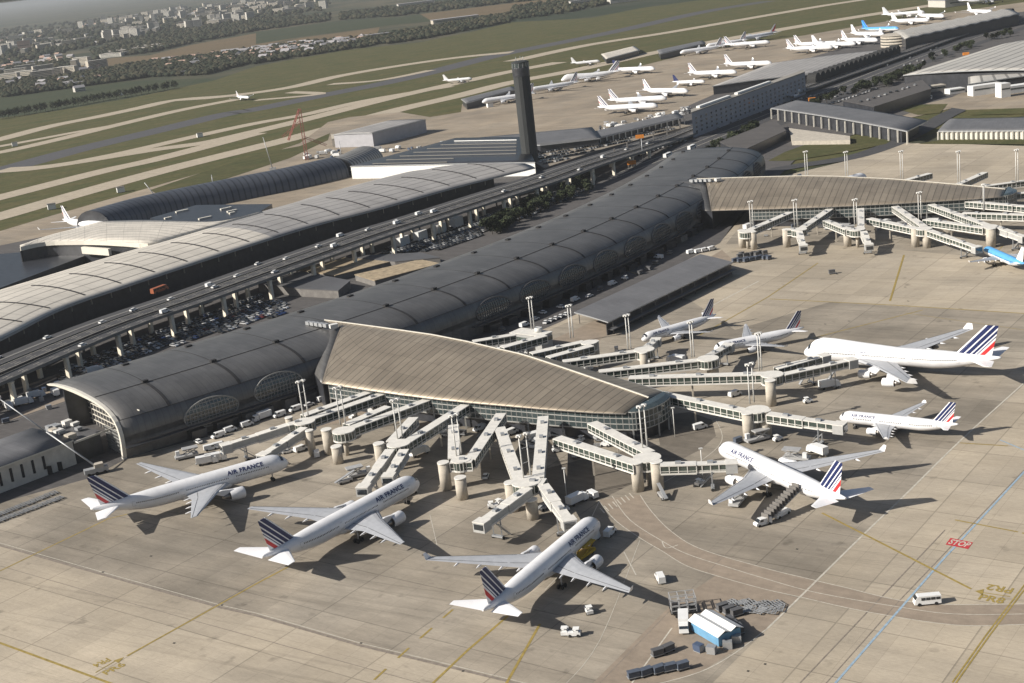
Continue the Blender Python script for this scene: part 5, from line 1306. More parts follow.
for i, (x, y, w, h) in enumerate(((985, 94, 26, 8), (1003, 97, 8, 11), (1018, 92, 22, 6), (935, 91, 16, 5), (955, 93, 14, 4), (915, 97, 10, 3), (925, 99, 8, 3))):
    p = P(x, y, 0); b = MB(); b.use(M_WHT if i != 3 else M_CONC); b.box((p.x, p.y, h/2), (w, 9, h), R(10)); b.use(M_GLS); b.box((p.x, p.y, h*.62), (w*.9, 9.15, 1.2), R(10))
    thing_mesh(b, 'annex_building', None, ['long white annex with a window band at the right edge', 'tall white block between two annexes at the right edge', 'white annex cut by the right frame edge', 'grey annex below the pale ribbed roof', 'low white annex left of the long white one', 'small white hut by the curved ramp', 'second small white hut by the curved ramp'][i], 'building', (p.x, p.y, 0))
# scalloped terminals along the motorway
def scallop(a, q, n, r, label, z=11):
    A, B = P(*a, 0), P(*q, 0); e = empty('arched_building', (A.x, A.y, 0), 0, label, 'terminal building'); d = (B-A)/n
    for i in range(n):
        b = MB(); b.use(M_RUB); p = A+d*(i+.5); K = 7; az = atan2(d.y, d.x)
        b.rings([[p+Vector((cos(az)*cos(pi*k/K)*r-sin(az)*y, sin(az)*cos(pi*k/K)*r+cos(az)*y, z*.55+sin(pi*k/K)*z*.5)) for k in range(K+1)]+[p+Vector((-cos(az)*r-sin(az)*y, -sin(az)*r+cos(az)*y, 0)), p+Vector((cos(az)*r-sin(az)*y, sin(az)*r+cos(az)*y, 0))] for y in (-4, 5)])
        o = b.build('arched_bay', None, e, (A.x, A.y, 0)); fix_normals(o)
hall([(712, 86), (772, 63), (893, 49), (812, 74)], 8.5, M_GREYR, 'ribbed grey terminal roof running up right from the hotel', bulge=1, n=16)
scallop((812, 86), (897, 56), 19, 6.2, 'dark arched front of the ribbed grey terminal')
hall([(893, 32), (1006, 9), (1020, 14), (905, 39)], 12, M_PALE2, 'long pale wavy roof near the top right corner', bulge=1.5, n=20, wave=1)
scallop((955, 36), (1012, 17), 11, 8, 'dark arched front of the pale wavy roof')
p = P(898, 46, 0); b = MB(); b.use(M_CONC)
for k in range(4): b.tube((p.x, p.y, k*3.2), (p.x, p.y, k*3.2+2.3), 19, n=28); b.use(M_GLS); b.tube((p.x, p.y, k*3.2+2.3), (p.x, p.y, k*3.2+3.2), 18.6, n=28); b.use(M_CONC)
b.tube((p.x, p.y, 12.8), (p.x, p.y, 13.4), 19.5, n=28); thing_mesh(b, 'round_building', None, 'round banded building at the end of the long wavy roof', 'building', (p.x, p.y, 0))
# dark parking decks beside the motorway
block([(843, 101), (922, 80.5), (931, 89), (874, 107)], 0, 8, M_FAC, 'parking_garage', 'dark multi-storey garage with cars on its roof, left of the pale ribbed terminal', 'garage', roofm=M_RD2)
block([(720, 142), (775, 121), (786, 131), (740, 152)], 0, 6, M_FAC, 'parking_garage', 'dark garage block between the hotel road and the end of the vaulted hall', 'garage', roofm=M_RD2)
# striped-roof hall, left of the tower
e = hall([(350, 166), (455, 138), (523, 137), (535, 162)], 10, M_FAC, 'flat dark roof with white ridges and a white side wall, left of the tower', 'cargo building', 'cargo_hall', bulge=.2, wall=M_WHT, inset=.5)
for i in range(7):
    u = (i+.6)/7.4; a = P(350+(455-350)*u+8, 166-28*u, 11); q = P(535-12*u, 162-25*u, 11); a2, q2 = a.lerp(q, .04), a.lerp(q, .9 if i > 1 else .5)
    w = MB(); w.use(M_PALE2 if i < 6 else M_WHT); w.beam(a2, q2, .9, .6); w.build('roof_ridge', None, e, tuple(e.location))
hall([(440, 141), (592, 127), (600, 138), (540, 145)], 9, M_SHED, 'low grey roof behind the tower foot', 'building', 'service_hall', bulge=.6)
# grey hangar
e = hall([(333, 134.5), (388, 120.5), (426, 119.5), (372, 133)], 12, M_GREYR, 'grey hangar with a pale doorway face, above the barrel pier', 'hangar', 'hangar', bulge=.5, wall=M_HOT, inset=.6)
a, q = P(333, 146.5, 0), P(371, 146, 0); b = MB(); b.use(M_PALE); b.beam(a+Vector((0, -.8, 9.2)), q+Vector((0, -.8, 9.2)), .6, 4); b.beam(a+Vector((0, -.8, 4.5)), a+Vector((3, -.8, 4.5)), .6, 9); b.beam(q+Vector((-3, -.8, 4.5)), q+Vector((0, -.8, 4.5)), .6, 9); b.build('door_frame', None, e, tuple(e.location))
# colonnade building and roof-top car deck
hall([(586, 133), (677, 112.5), (684, 117), (594, 139)], 8, M_SHED, 'long low grey-roofed building on a row of pale posts, left of the hotel', 'building', 'service_hall', bulge=.3, cols=(3, 2, 15), inset=3)
dk = block([(528, 158), (560, 143), (600, 140), (668, 124), (690, 126), (600, 150), (545, 168)], 0, 3, M_CONCD, 'car_deck', 'roof-level car deck packed with cars between the tower and the hotel', 'car deck', roofm=mat('deck_sand', (.22, .19, .15), .9, var=.2, scale=.2))
hall([(484, 140), (455, 150), (478, 157), (520, 141)], 6, M_PALE, 'low pale roof between the striped roof and the tower', 'building', 'service_hall', bulge=.3)
# service sheds on the far apron
for (q, z, lab) in (([(601, 54), (634, 46), (640, 50), (606, 59)], 6, 'pale low shed behind the navy-finned airliner'), ([(657, 50), (702, 40.5), (706, 43), (660, 54)], 7, 'dark low shed left of the back row of airliners'), ([(461, 99), (512, 86), (516, 89), (466, 103)], 7, 'dark long shed just left of the tower top'), ([(350, 170), (352, 168), (366, 166), (364, 170)], 5, 'small white hut beside the ribbed barrel end')):
    hall(q, z, M_SHED if 'dark' in lab else M_PALE, lab, 'shed', 'service_shed', bulge=.2)
# orange cabins and the road gantries
M_OR = mat('orange_paint', (.62, .22, .03), .6, var=.1)
for x, y, l in ((592, 163, 'orange cabin right of the end of the vault roof planting'), (632, 167, 'orange cabin stack below the signed road gantry'), (812, 103, 'orange cabin at the left end of the sloping station roof'), (966, 57, 'left orange gantry sign far along the motorway'), (985, 56, 'right orange gantry sign far along the motorway')):
    p = P(x, y, 0); b = MB(); b.use(M_OR); b.box((p.x, p.y, 3.2), (6, 3, 2.6), R(-10)); b.use(M_CONCD); b.box((p.x-2.4, p.y, .95), (.5, 2, 1.9)); b.box((p.x+2.4, p.y, .95), (.5, 2, 1.9)); thing_mesh(b, 'orange_cabin', None, l, 'cabin', (p.x, p.y, 0))
p = P(643, 160, 0); b = MB(); b.use(M_STEEL); b.tube((p.x, p.y, 0), (p.x, p.y, 16), .3, n=6); b.use(M_OR); b.box((p.x-1, p.y, 17), (6, .5, 2.6), R(-5)); thing_mesh(b, 'road_sign', None, 'yellow-orange road sign on a tall post over the motorway', 'road sign', (p.x, p.y, 0))
# tower crane (red lattice) and mobile cranes on the building site
def lattice(b, a, q, w, n):
    a = Vector(a); q = Vector(q); d = (q-a); x = d.normalized(); t = Vector((0, 0, 1)) if abs(x.z) < .9 else Vector((1, 0, 0)); u = x.cross(t).normalized()*w/2; v = x.cross(u).normalized()*w/2
    cs = [u+v, u-v, -u-v, -u+v]
    for c_ in cs: b.beam(a+c_, q+c_, .3, .3)
    for i in range(n):
        for k in range(4): b.beam(a+d*i/n+cs[k], a+d*(i+1)/n+cs[(k+1) % 4], .14, .14)
p = P(307, 160, 0); b = MB(); b.use(mat('crane_red', (.30, .11, .09), .6)); lattice(b, (p.x, p.y, 0), (p.x, p.y, 44), 2.2, 16)
lattice(b, (p.x, p.y, 34), (p.x-18, p.y, 22), 1.6, 5); lattice(b, (p.x, p.y, 44), (p.x-14, p.y+5, 18), 1.2, 7); lattice(b, (p.x, p.y, 20), (p.x+18, p.y+5, 10), 1.6, 5)
thing_mesh(b, 'tower_crane', None, 'red lattice tower crane behind the barrel pier', 'crane', (p.x, p.y, 0))
for x, y, h, l, dx in ((273, 170, 28, 'thin grey crane boom left of the red crane', -4), (160, 202, 16, 'small crane boom over the barrel pier', -9), (343, 168, 22, 'thin pole by the ribbed barrel end', 0), (214, 190, 12, 'short boom on the barrel pier roof', 0)):
    p = P(x, y, 0); b = MB(); b.use(M_STEEL); b.tube((p.x, p.y, 0), (p.x+dx, p.y, h), .45, .25, n=6); b.box((p.x, p.y, 1), (5, 2.5, 2)); thing_mesh(b, 'crane', None, l, 'crane', (p.x, p.y, 0))
p = P(97, 474, 0); tip = P(5, 398, 21); e = empty('mobile_crane', tuple(p), 0, 'mobile crane with a long thin boom reaching up left over the pale hall', 'crane'); of = tuple(p)
tip = Vector((p.x-33, p.y+14, 27)); b = MB(); b.use(M_STEEL); b.tube((p.x, p.y, 3), tuple(p.lerp(tip, .5)+Vector((0, 0, 1.4))), .32, .26, n=8); b.tube(tuple(p.lerp(tip, .5)+Vector((0, 0, 1.4))), tuple(tip), .24, .18, n=8); b.build('boom', None, e, of)
b = MB(); b.use(M_STEELW); b.box(tuple(tip), (1.8, 1.2, 1.1)); b.build('basket', None, e, of)
b = MB(); b.use(M_STEEL); b.box((p.x, p.y, 1.6), (8, 2.6, 1.6), .4); b.use(M_CONC); b.box((p.x+1, p.y+.4, 3), (3, 2.4, 1.5), .4); b.build('chassis', None, e, of)
for k in range(3):
    for sg in (-1, 1): w = MB(); w.use(M_RUB); cx, cy = p.x+cos(.4)*(k-1)*2.7-sin(.4)*sg*1.3, p.y+sin(.4)*(k-1)*2.7+cos(.4)*sg*1.3; w.tube((cx-sin(.4)*.2, cy+cos(.4)*.2, .6), (cx+sin(.4)*.2, cy-cos(.4)*.2, .6), .6); w.build('wheel', None, e, of)
# right-hand ramps, verges and motorway lanes
strips('ramp_road', [([(700, 205), (768, 172), (848, 158), (890, 145), (918, 132), (945, 116), (962, 107), (955, 100), (930, 97), (890, 106)], 15), ([(1060, 110), (990, 112), (962, 107)], 12)], .045, M_RD, dz=.012)
sheet('verge', [(768, 161), (785, 152), (810, 143), (855, 136.5), (900, 134.5), (886, 144), (850, 151.5), (790, 161)], .09, M_GR2)
sheet('verge', [(893, 108), (908, 105), (948, 104), (940, 113), (918, 115)], .09, M_GR)
sheet('verge', [(918, 144), (943, 139.5), (1060, 137.5), (1060, 144.5)], .09, M_GR2)
sheet('verge', [(965, 110), (1060, 107), (1060, 113), (970, 115)], .09, M_GR)
sheet('far_right_apron', [(925, 104), (1000, 85), (1100, 82), (1100, 108), (975, 111)], .08, M_AP3)
strips('motorway', [([(610, 178), (700, 143), (790, 107), (860, 79), (940, 48), (1060, 8)], 26), ([(640, 185), (740, 140), (800, 115), (880, 80), (960, 50), (1070, 12)], 12)], .065, M_RD, dz=.012)
strips('motorway_lines', [([(610, 176), (700, 141), (790, 105), (860, 77), (940, 46), (1060, 6)], .5), ([(610, 180), (700, 145), (790, 109), (860, 81), (940, 50), (1060, 10)], .5)], .1, M_LINEW)
# ================================================================== VEHICLES AND GROUND EQUIPMENT
M_YEL = mat('yellow_paint', (.50, .33, .03), .5, var=.15)
M_BLU = mat('blue_tarp', (.12, .27, .42), .6, var=.15)
M_VAN = mat('van_white', (.70, .70, .69), .35, var=.06)
def wheels(e, xs, w, r=.38):
    for x in xs:
        for sg in (-1, 1): q = MB(); q.use(M_RUB); q.tube((x, sg*w-.12, r), (x, sg*w+.12, r), r, n=12); q.build('wheel', None, e)
def shell(b, secs, w):
    """side outline extruded across with a slight tumblehome"""
    n = len(secs); b.rings([[(x, y*(w if z < 1.1 else w*.9), z) for x, z in secs] for y in (-1, 1)], flip=True)
def mk_van():
    e = empty('van', (0, 0, 0)); b = MB(); b.use(M_VAN); shell(b, [(-2.4, .4), (-2.4, 2.05), (1.1, 2.1), (1.9, 1.25), (2.45, 1.05), (2.5, .4)], .95); b.build('body', None, e)
    g = MB(); g.use(M_CG); g.poly([(1.18, -.78, 2.02), (1.92, -.86, 1.3), (1.92, .86, 1.3), (1.18, .78, 2.02)]); g.build('windscreen', None, e)
    for sg in (-1, 1): g = MB(); g.use(M_CG); g.box((.75, sg*.9, 1.62), (1.0, .06, .55)); g.build('side_window', None, e)
    wheels(e, (-1.5, 1.55), .88); return e
def mk_car():
    e = empty('car', (0, 0, 0)); b = MB(); b.use(M_VAN); shell(b, [(-2, .35), (-2.05, .95), (-1.6, 1.05), (1.0, 1.0), (1.95, .8), (2, .35)], .85); b.box((-.4, 0, 1.46), (1.7, 1.3, .07)); b.build('body', None, e)
    g = MB(); g.use(M_CG); g.rings([[(x0, -w, z), (x1, -w, z), (x1, w, z), (x0, w, z)] for z, x0, x1, w in ((1.0, -1.7, .9, .78), (1.43, -1.2, .3, .65))]); g.build('windows', None, e); wheels(e, (-1.25, 1.3), .8, .33); return e
def mk_bus():
    e = empty('bus', (0, 0, 0)); b = MB(); b.use(M_VAN); shell(b, [(-3.1, .4), (-3.1, 2.4), (2.2, 2.45), (2.9, 1.5), (3.1, .4)], 1.0); b.build('body', None, e)
    for i in range(4):
        for sg in (-1, 1): g = MB(); g.use(M_CG); g.box((-2.4+i*1.15, sg*.92, 1.75), (.95, .12, .65)); g.build('side_window', None, e)
    g = MB(); g.use(M_CG); g.box((2.6, 0, 1.95), (.5, 1.6, .8), 0, 0, R(-35)); g.build('windscreen', None, e); wheels(e, (-1.9, 2.0), .92, .42); return e
def mk_tug():
    e = empty('tug', (0, 0, 0)); b = MB(); b.use(M_VAN); b.box((0, 0, .75), (3, 1.6, .8)); b.box((-.5, 0, 1.25), (1.2, 1.5, .4)); b.build('body', None, e)
    r = MB(); r.use(M_WHT); r.box((-.5, 0, 2.0), (1.5, 1.5, .1)); r.use(M_RUB)
    for x in (-1.1, .1):
        for y in (-.65, .65): r.beam((x, y, 1.3), (x, y, 1.95), .1, .1)
    r.build('cab', None, e); wheels(e, (-.95, 1.0), .75, .38); return e
def mk_cart(m):
    e = empty('baggage_cart', (0, 0, 0)); b = MB(); b.use(M_STEEL); b.box((0, 0, .5), (3, 1.5, .15)); b.box((1.9, 0, .5), (1, .1, .1)); b.build('bed', None, e)
    c = MB(); c.use(m); c.box((0, 0, 1.15), (2.7, 1.35, 1.1)); c.box((0, 0, 1.85), (2.9, 1.5, .12)); c.build('cover', None, e); wheels(e, (-1, 1), .65, .22); return e
def mk_dolly():
    e = empty('cargo_dolly', (0, 0, 0)); b = MB(); b.use(M_STEEL); 
    for y in (-.9, 0, .9): b.box((0, y, .45), (3.2, .15, .14))
    for x in (-1.5, -.75, 0, .75, 1.5): b.box((x, 0, .52), (.16, 2.0, .1))
    b.build('bed', None, e); wheels(e, (-1.1, 1.1), .8, .22); return e
def mk_uld(m):
    e = empty('air_container', (0, 0, 0)); b = MB(); b.use(m); b.rings([[(x, -1.0, .15), (x, .75, .15), (x, 1.15, .6), (x, 1.15, 1.75), (x, -1.0, 1.75)] for x in (-.8, .8)]); b.build('shell', None, e); d = MB(); d.use(M_STEEL); d.box((0, -1.02, .95), (1.4, .05, 1.4)); d.box((0, 0, .07), (1.7, 2, .12)); d.build('door', None, e); return e
def mk_truck():
    e = empty('truck', (0, 0, 0)); b = MB(); b.use(M_VAN); shell(b, [(1.6, .5), (1.6, 2.5), (3.0, 2.5), (3.5, 1.5), (3.6, .5)], 1.15); b.build('cab', None, e); c = MB(); c.use(M_VAN); c.box((-1.2, 0, 2.0), (5.2, 2.4, 2.2)); c.use(M_STEEL); c.box((-.6, 0, .75), (7, 1, .3)); c.build('box_body', None, e)
    g = MB(); g.use(M_CG); g.poly([(3.03, -1.0, 2.4), (3.52, -1.05, 1.55), (3.52, 1.05, 1.55), (3.03, 1.0, 2.4)]); g.build('windscreen', None, e); wheels(e, (-2.6, 2.4), 1.0, .48); return e
def mk_belt():
    e = empty('belt_loader', (0, 0, 0)); b = MB(); b.use(M_STRUT); b.box((0, 0, .8), (5, 1.8, .7)); b.build('chassis', None, e); c = MB(); c.use(M_STEEL); c.beam((-3.4, 0, 1.0), (3.8, 0, 3.2), 1.0, .25); c.build('conveyor', None, e); wheels(e, (-1.7, 1.7), .85, .4); return e
def mk_loader(m):
    e = empty('high_loader', (0, 0, 0)); b = MB(); b.use(m); b.box((0, 0, .9), (8, 3, .7)); b.build('chassis', None, e); c = MB(); c.use(m); c.box((1.5, 0, 3.4), (5.4, 3, .35))
    for y in (-1.2, 1.2): c.beam((-1, y, 1.2), (4, y, 3.3), .2, .3); c.beam((4, y, 1.2), (-1, y, 3.3), .2, .3)
    c.use(M_VAN); c.box((-2.8, .9, 2), (1.3, 1.1, 1.7)); c.build('platform', None, e); wheels(e, (-2.8, 2.8), 1.2, .5); return e
PV = dict(van=mk_van(), car=mk_car(), bus=mk_bus(), tug=mk_tug(), cart=mk_cart(M_SHED), cartb=mk_cart(mat('cart_blue', (.075, .09, .12), .6, var=.2)), dolly=mk_dolly(), uld=mk_uld(mat('container_metal', (.42, .43, .44), .4, .5)), uldb=mk_uld(mat('container_blue', (.06, .085, .14), .5)), truck=mk_truck(), belt=mk_belt(), load=mk_loader(M_YEL), loadg=mk_loader(M_STRUT))
for ch in [PV['bus']]+list(PV['bus'].children): pass
for o in PV.values(): snap(o)
CATS = dict(van='van', car='car', bus='bus', tug='baggage tug', cart='baggage cart', cartb='baggage cart', dolly='cargo dolly', uld='air cargo container', uldb='air cargo container', truck='truck', belt='belt loader', load='high loader', loadg='high loader')
firstv = set()
def veh(k, x, y, az, label, group=None):
    p = P(x, y, 0)
    if k not in firstv: firstv.add(k); o = PV[k]; o.location = (p.x, p.y, .05); o.rotation_euler = (0, 0, R(az)); tag(o, label, CATS[k], group)
    else: o = copy_tree(PV[k], (p.x, p.y, .05), R(az), label, group, CATS[k]); 
    if not group and 'group' in o.keys(): del o['group']
    return o
veh('bus', 927, 604, 178, 'white minibus driving on the curved service road at the right')
veh('van', 660.5, 581, 95, 'white van alone on the concrete right of the lowest wing tip')
veh('tug', 589, 613, 100, 'white tug alone below the tail of the lowest airliner'); veh('tug', 565, 634, 80, 'left of the two tugs near the bottom edge'); veh('tug', 574.5, 636, 170, 'right of the two tugs near the bottom edge')
veh('load', 583, 557, 50, 'yellow high loader beside the front hold of the lowest airliner')
veh('van', 610, 535, 60, 'white van at the nose of the lowest airliner'); veh('truck', 592, 543, 62, 'white truck behind the nose of the lowest airliner'); veh('van', 763, 525, 200, 'white van at the foot of the mobile stairs')
veh('van', 735, 396, 30, 'white van under the passage right of the pier tip'); veh('truck', 817, 454, 120, 'pickup truck between the two right-hand wings'); veh('loadg', 797, 460, 150, 'grey loader by the far wing of the stairs airliner'); veh('loadg', 738, 503, 60, 'grey loader under the near wing of the stairs airliner')
veh('van', 211, 450, 20, 'white van, left of the trio beside the left-reaching arm'); veh('van', 220, 447.5, 20, 'white van, middle of the trio beside the left-reaching arm'); veh('car', 226, 452, 60, 'white car, right of the trio beside the left-reaching arm')
veh('truck', 208, 464, 15, 'white truck above the wing of the leftmost widebody'); veh('truck', 217, 461.5, 15, 'second white truck right behind the first, above the leftmost widebody'); veh('loadg', 187, 458, 20, 'low flat loader above the leftmost widebody')
veh('van', 301, 451, 40, 'white van right of the nose of the leftmost widebody'); veh('van', 317, 456, 100, 'white van left of the tall pylon under the second hub'); veh('car', 288, 453, 20, 'small white car at the nose of the leftmost widebody')
veh('belt', 345, 483, 30, 'belt loader on the open concrete left of the second widebody nose'); veh('loadg', 360, 476, 200, 'grey loader behind the belt loader left of the second widebody'); veh('belt', 410, 495, 40, 'belt loader under the second widebody nose'); veh('truck', 420, 455, 40, 'white truck under the third bridge hub')
veh('tug', 493, 508, 0, 'tug by the empty boarding arm'); veh('tug', 500, 505, 50, 'second tug by the empty boarding arm'); veh('truck', 578, 503, 40, 'white truck on the shaded road left of the zebra crossing'); veh('van', 592, 497, 120, 'white van at the end of the shaded road'); veh('belt', 545, 509, 45, 'belt loader behind the V-shaped bridge')
veh('van', 561, 512, 20, 'van above the nose of the lowest airliner'); veh('car', 486, 478, 80, 'small car between the U-shaped and V-shaped bridges'); veh('tug', 557, 452, 10, 'tug under the upper glazed passage'); veh('belt', 663, 498, 100, 'belt loader right of the twin pylons below the pier tip')
veh('tug', 700, 485, 40, 'tug left of the stairs airliner wing'); veh('cartb', 738, 443, 30, 'blue cart under the passage right of the pier tip'); veh('van', 700, 429, 20, 'dark-shaded van on the round road at the pier tip'); veh('loadg', 757, 441, 20, 'grey loader behind the right round pylons'); veh('tug', 778, 441, 20, 'tug between the right pylons and the short narrowbody')
veh('truck', 830, 388, 10, 'truck by the arm of the jumbo stand'); veh('tug', 808, 403, 10, 'tug on the open stand left of the short narrowbody'); veh('cart', 832, 274, 0, 'single cart on the open apron of the farther pier')
for i, (x, y) in enumerate(((546, 323.5), (551, 321.5), (556, 319.5), (561, 317.5), (566, 315.5))): veh('car', x, y, 70, 'white car in the short row between the boxy landing and the canopy', 'white cars in a row by the canopy')
# shaded vans and trucks along the foot of the dark hall
random.seed(21)
for i in range(11):
    s = 24+i*6.6+random.random()*1.2; w = -5-random.random()*4; p = body(s, w, 0); x, y = proj(p)
    veh(random.choice(('van', 'truck', 'car', 'van')), x, y, 36+s*.06+random.choice((0, 90, 180)), 'white service vehicle standing in the shade along the foot of the dark hall', 'service vehicles along the foot of the hall')
for i in range(15):
    s = 172+i*10+random.random()*3; w = -5.5-random.random()*8; p = body(s, w, 0); x, y = proj(p)
    veh(random.choice(('van', 'cart', 'tug', 'car')), x, y, 46+random.choice((0, 90, 180)), 'vehicle in deep shade at the hall foot behind the nearer pier', 'vehicles in shade behind the nearer pier')
# rows of carts and dollies
def row(k, a, q, n, az, label, group, jit=.4):
    for i in range(n):
        u = i/max(1, n-1); veh(k, a[0]+(q[0]-a[0])*u+random.uniform(-jit, jit), a[1]+(q[1]-a[1])*u+random.uniform(-jit, jit)*.5, az+random.uniform(-8, 8), label, group)
row('dolly', (-4, 523), (60, 499), 15, 130, 'empty dolly in the long row below the pale hall at the left edge', 'dollies below the pale hall'); row('dolly', (-4, 517), (54, 494), 13, 130, 'empty dolly in the upper long row at the left edge', 'dollies in the upper row at the left edge')
row('cartb', (634, 678), (682, 669), 5, 20, 'blue-grey cart in the bent string at the bottom edge', 'carts in a bent string at the bottom edge', 1.2); row('cart', (658, 656), (669, 652), 2, 25, 'grey cart of the short pair left of the blue tent', 'pair of carts left of the tent')
row('dolly', (728, 604), (778, 606), 9, 20, 'empty dolly in the jumble right of the blue tent', 'dollies right of the tent', 3); row('dolly', (735, 611), (780, 611), 9, 60, 'tilted dolly at the right end of the cart depot', 'dollies at the depot end', 3); row('cart', (722, 611), (736, 616), 3, 25, 'dark cart just above the blue tent', 'carts above the tent', 1); row('cart', (730, 625), (740, 632), 3, 100, 'dark cart along the right side of the blue tent', 'carts at the right side of the tent', 1)
veh('uldb', 699, 651, 40, 'blue container left of the silver one under the blue tent'); veh('uld', 712, 653, 60, 'silver container at the front corner of the blue tent'); veh('uld', 728, 648, 80, 'white container at the right of the blue tent front'); veh('uld', 737, 642, 80, 'small container beneath the right end of the tent')
row('cartb', (735, 262), (770, 259), 12, 30, 'blue cart in the jumble at the far end of the canopy', 'carts at the far end of the canopy', 2); row('cart', (738, 257), (764, 255), 9, 30, 'grey cart in the back row beyond the canopy', 'grey carts beyond the canopy', 2)
row('van', (692, 254), (712, 250), 4, 30, 'white truck beside the far end of the canopy roof', 'trucks beside the canopy end', 1)
# blue-sided tent and rack truck
a, q, r_ = P(716, 627, 2.5), P(745, 645.5, 2.5), P(736, 619, 2.5); c = P(726, 634, 0); e = empty('equipment_tent', tuple(c), 0, 'blue-sided tent with a twin-pitched white roof in the cart depot', 'tent'); of = tuple(c)
ux = Vector((.80, -.58, 0)).normalized(); 
a0, a1, b0 = P(691+1, 632, 0), P(719, 648, 0), P(710, 621, 0); ux = (a1-a0); uy = (b0-a0); Lx, Ly = ux.length, uy.length; ux /= Lx; uy = (uy-ux*uy.dot(ux)); Ly = uy.length; uy /= Ly
def tp(i, j, z): v = a0+ux*i+uy*j; return Vector((v.x, v.y, z))
b = MB(); b.use(M_BLU); b.prism([tuple(tp(i, j, 0))[:2] for i, j in ((0, 0), (Lx, 0), (Lx, Ly), (0, Ly))], .3, 3.0); b.build('side_wall', None, e, tuple(c))
b = MB(); b.use(M_WHT); h_ = Ly/4
for k, (j, z) in enumerate(((-.5, 3.0), (h_, 4.1), (2*h_, 3.2), (3*h_, 4.1), (Ly+.5, 3.0))): pass
prof_ = [(-.5, 3.02), (h_, 4.0), (2*h_, 3.3), (3*h_, 4.0), (Ly+.5, 3.02)]
b.rings([[tp(i, j, z) for j, z in prof_]+[tp(i, j, z-.12) for j, z in prof_[::-1]] for i in (-.6, Lx+.6)]); o = b.build('roof', None, e, tuple(c)); fix_normals(o)
p = P(684, 626, 0); o = veh('truck', 684, 628, 262, 'white lorry carrying tall racks beside the blue tent'); pr = MB(); pr.use(M_STRUT)
rk = empty('rack_trailer', (p.x+1, p.y+5.5, 0), 0, 'tall open steel rack trailer behind the white lorry beside the tent', 'trailer')
for i in range(4):
    for j in (0, 1, 2): pr.beam((-3+i*2, j*2.2, .4), (-3+i*2, j*2.2, 4.2), .16, .16)
for z in (1.2, 2.6, 4.1):
    for j in (0, 1, 2): pr.beam((-3, j*2.2, z), (3, j*2.2, z), .14, .14)
    for i in range(4): pr.beam((-3+i*2, 0, z), (-3+i*2, 4.4, z), .14, .14)
pr.build('frame', None, rk); bb = MB(); bb.use(M_RUB)
bb.box((0, 2.2, .5), (6.4, 4.6, .25)); bb.build('bed', None, rk); wheels(rk, (-2, 2), 1.2, .4)
# mobile stairs at the stairs airliner
A, B = P(797, 489, 5.2), P(764, 523, .6); e = empty('mobile_stairs', (B.x, B.y, 0), 0, 'mobile passenger stairs with a ribbed canopy at the rear door of the airliner', 'mobile stairs'); of = (B.x, B.y, 0)
A = Vector((A.x, A.y, 4.8)); d = (A-B); dn = d.normalized(); b = MB(); b.use(M_STEEL); b.beam(B, A, 2.0, .4)
b.build('stairs', None, e, of); c_ = MB(); c_.use(M_CONCD)
for i in range(12): p = B.lerp(A, (i+.5)/12); c_.beam(p+Vector((0, 0, 0)), p+Vector((0, 0, 2.2)), .25, 2.2) if False else c_.box(p+Vector((0, 0, 1.3)), (.35, 2.3, 2.3), atan2(d.y, d.x))
c_.build('canopy_rib', None, e, of); t = MB(); t.use(M_VAN); q = B.lerp(A, .5); t.box((q.x, q.y, .8), (6, 2.1, .9), atan2(d.y, d.x)); t.build('chassis', None, e, of)
for k in (-1, 1):
    for sg in (-1, 1): w = MB(); w.use(M_RUB); az = atan2(d.y, d.x); cx, cy = q.x+cos(az)*k*2-sin(az)*sg, q.y+sin(az)*k*2+cos(az)*sg; w.tube((cx+sin(az)*.15, cy-cos(az)*.15, .42), (cx-sin(az)*.15, cy+cos(az)*.15, .42), .42); w.build('wheel', None, e, of)
# small lamp posts and a nose-level mast row on the apron
for x, y, l in ((567, 500, 'single lamp post on the shaded road by the V-shaped bridge'), (703, 480, 'single lamp post left of the long level arm'), (675, 437, 'single post on the round road at the pier tip')):
    p = P(x, y, 0); b = MB(); b.use(M_STEELW); b.tube((p.x, p.y, 0), (p.x, p.y, 10), .14, n=6); b.box((p.x, p.y, 10), (1.1, .5, .3)); thing_mesh(b, 'lamp_post', None, l, 'lamp post', (p.x, p.y, 0))
# motorway traffic
for o, (x, y, z, k, az, l) in zip(range(99), ((160, 292, 10, 'bus', 57, 'orange-red coach on the drop-off road in front of the pale-roofed terminal'), (692, 149, 3, 'bus', 57, 'white coach, left of the two on the road by the hall end'), (668, 157, 6, 'bus', 57, 'white coach, second of the two on the road by the hall end'))):
    p = P(x, y, z); ob_ = copy_tree(PV[k], (p.x, p.y, z+.05 if o else 10.05), R(az), l, None, 'coach'); ob_.name = 'coach'; ob_.scale = (1.7, 1.25, 1.2)
    if o == 0:
        for ch in KIDS[PV[k].name]: pass
        for ch in ob_.children:
            if ch.name.startswith('body'): ch.data = ch.data.copy(); ch.data.materials[0] = mat('coach_orange', (.30, .09, .04), .5)
for i in range(13):
    s = 70+i*46+random.random()*20; a, d = along(s, random.choice((2.1, 4.1, 6.3, 14.8, 17, 19.4))); k = random.choice(('van', 'car', 'car', 'car'))
    copy_tree(PV[k], (a.x, a.y, ZD+.02+ZS(s)), atan2(d.y, d.x), 'vehicle driving along the raised road viaduct', 'traffic on the viaduct', CATS[k])
for i in range(14):
    s = 60+i*22+random.random()*12; a, d = along(s, random.choice((26, 28.5, 34.5))); copy_tree(PV[random.choice(('van', 'car'))], (a.x, a.y, ZD-.95), atan2(d.y, d.x), 'vehicle stopped on the drop-off road under the terminal eave', 'traffic on the drop-off road', 'car')
carline = []
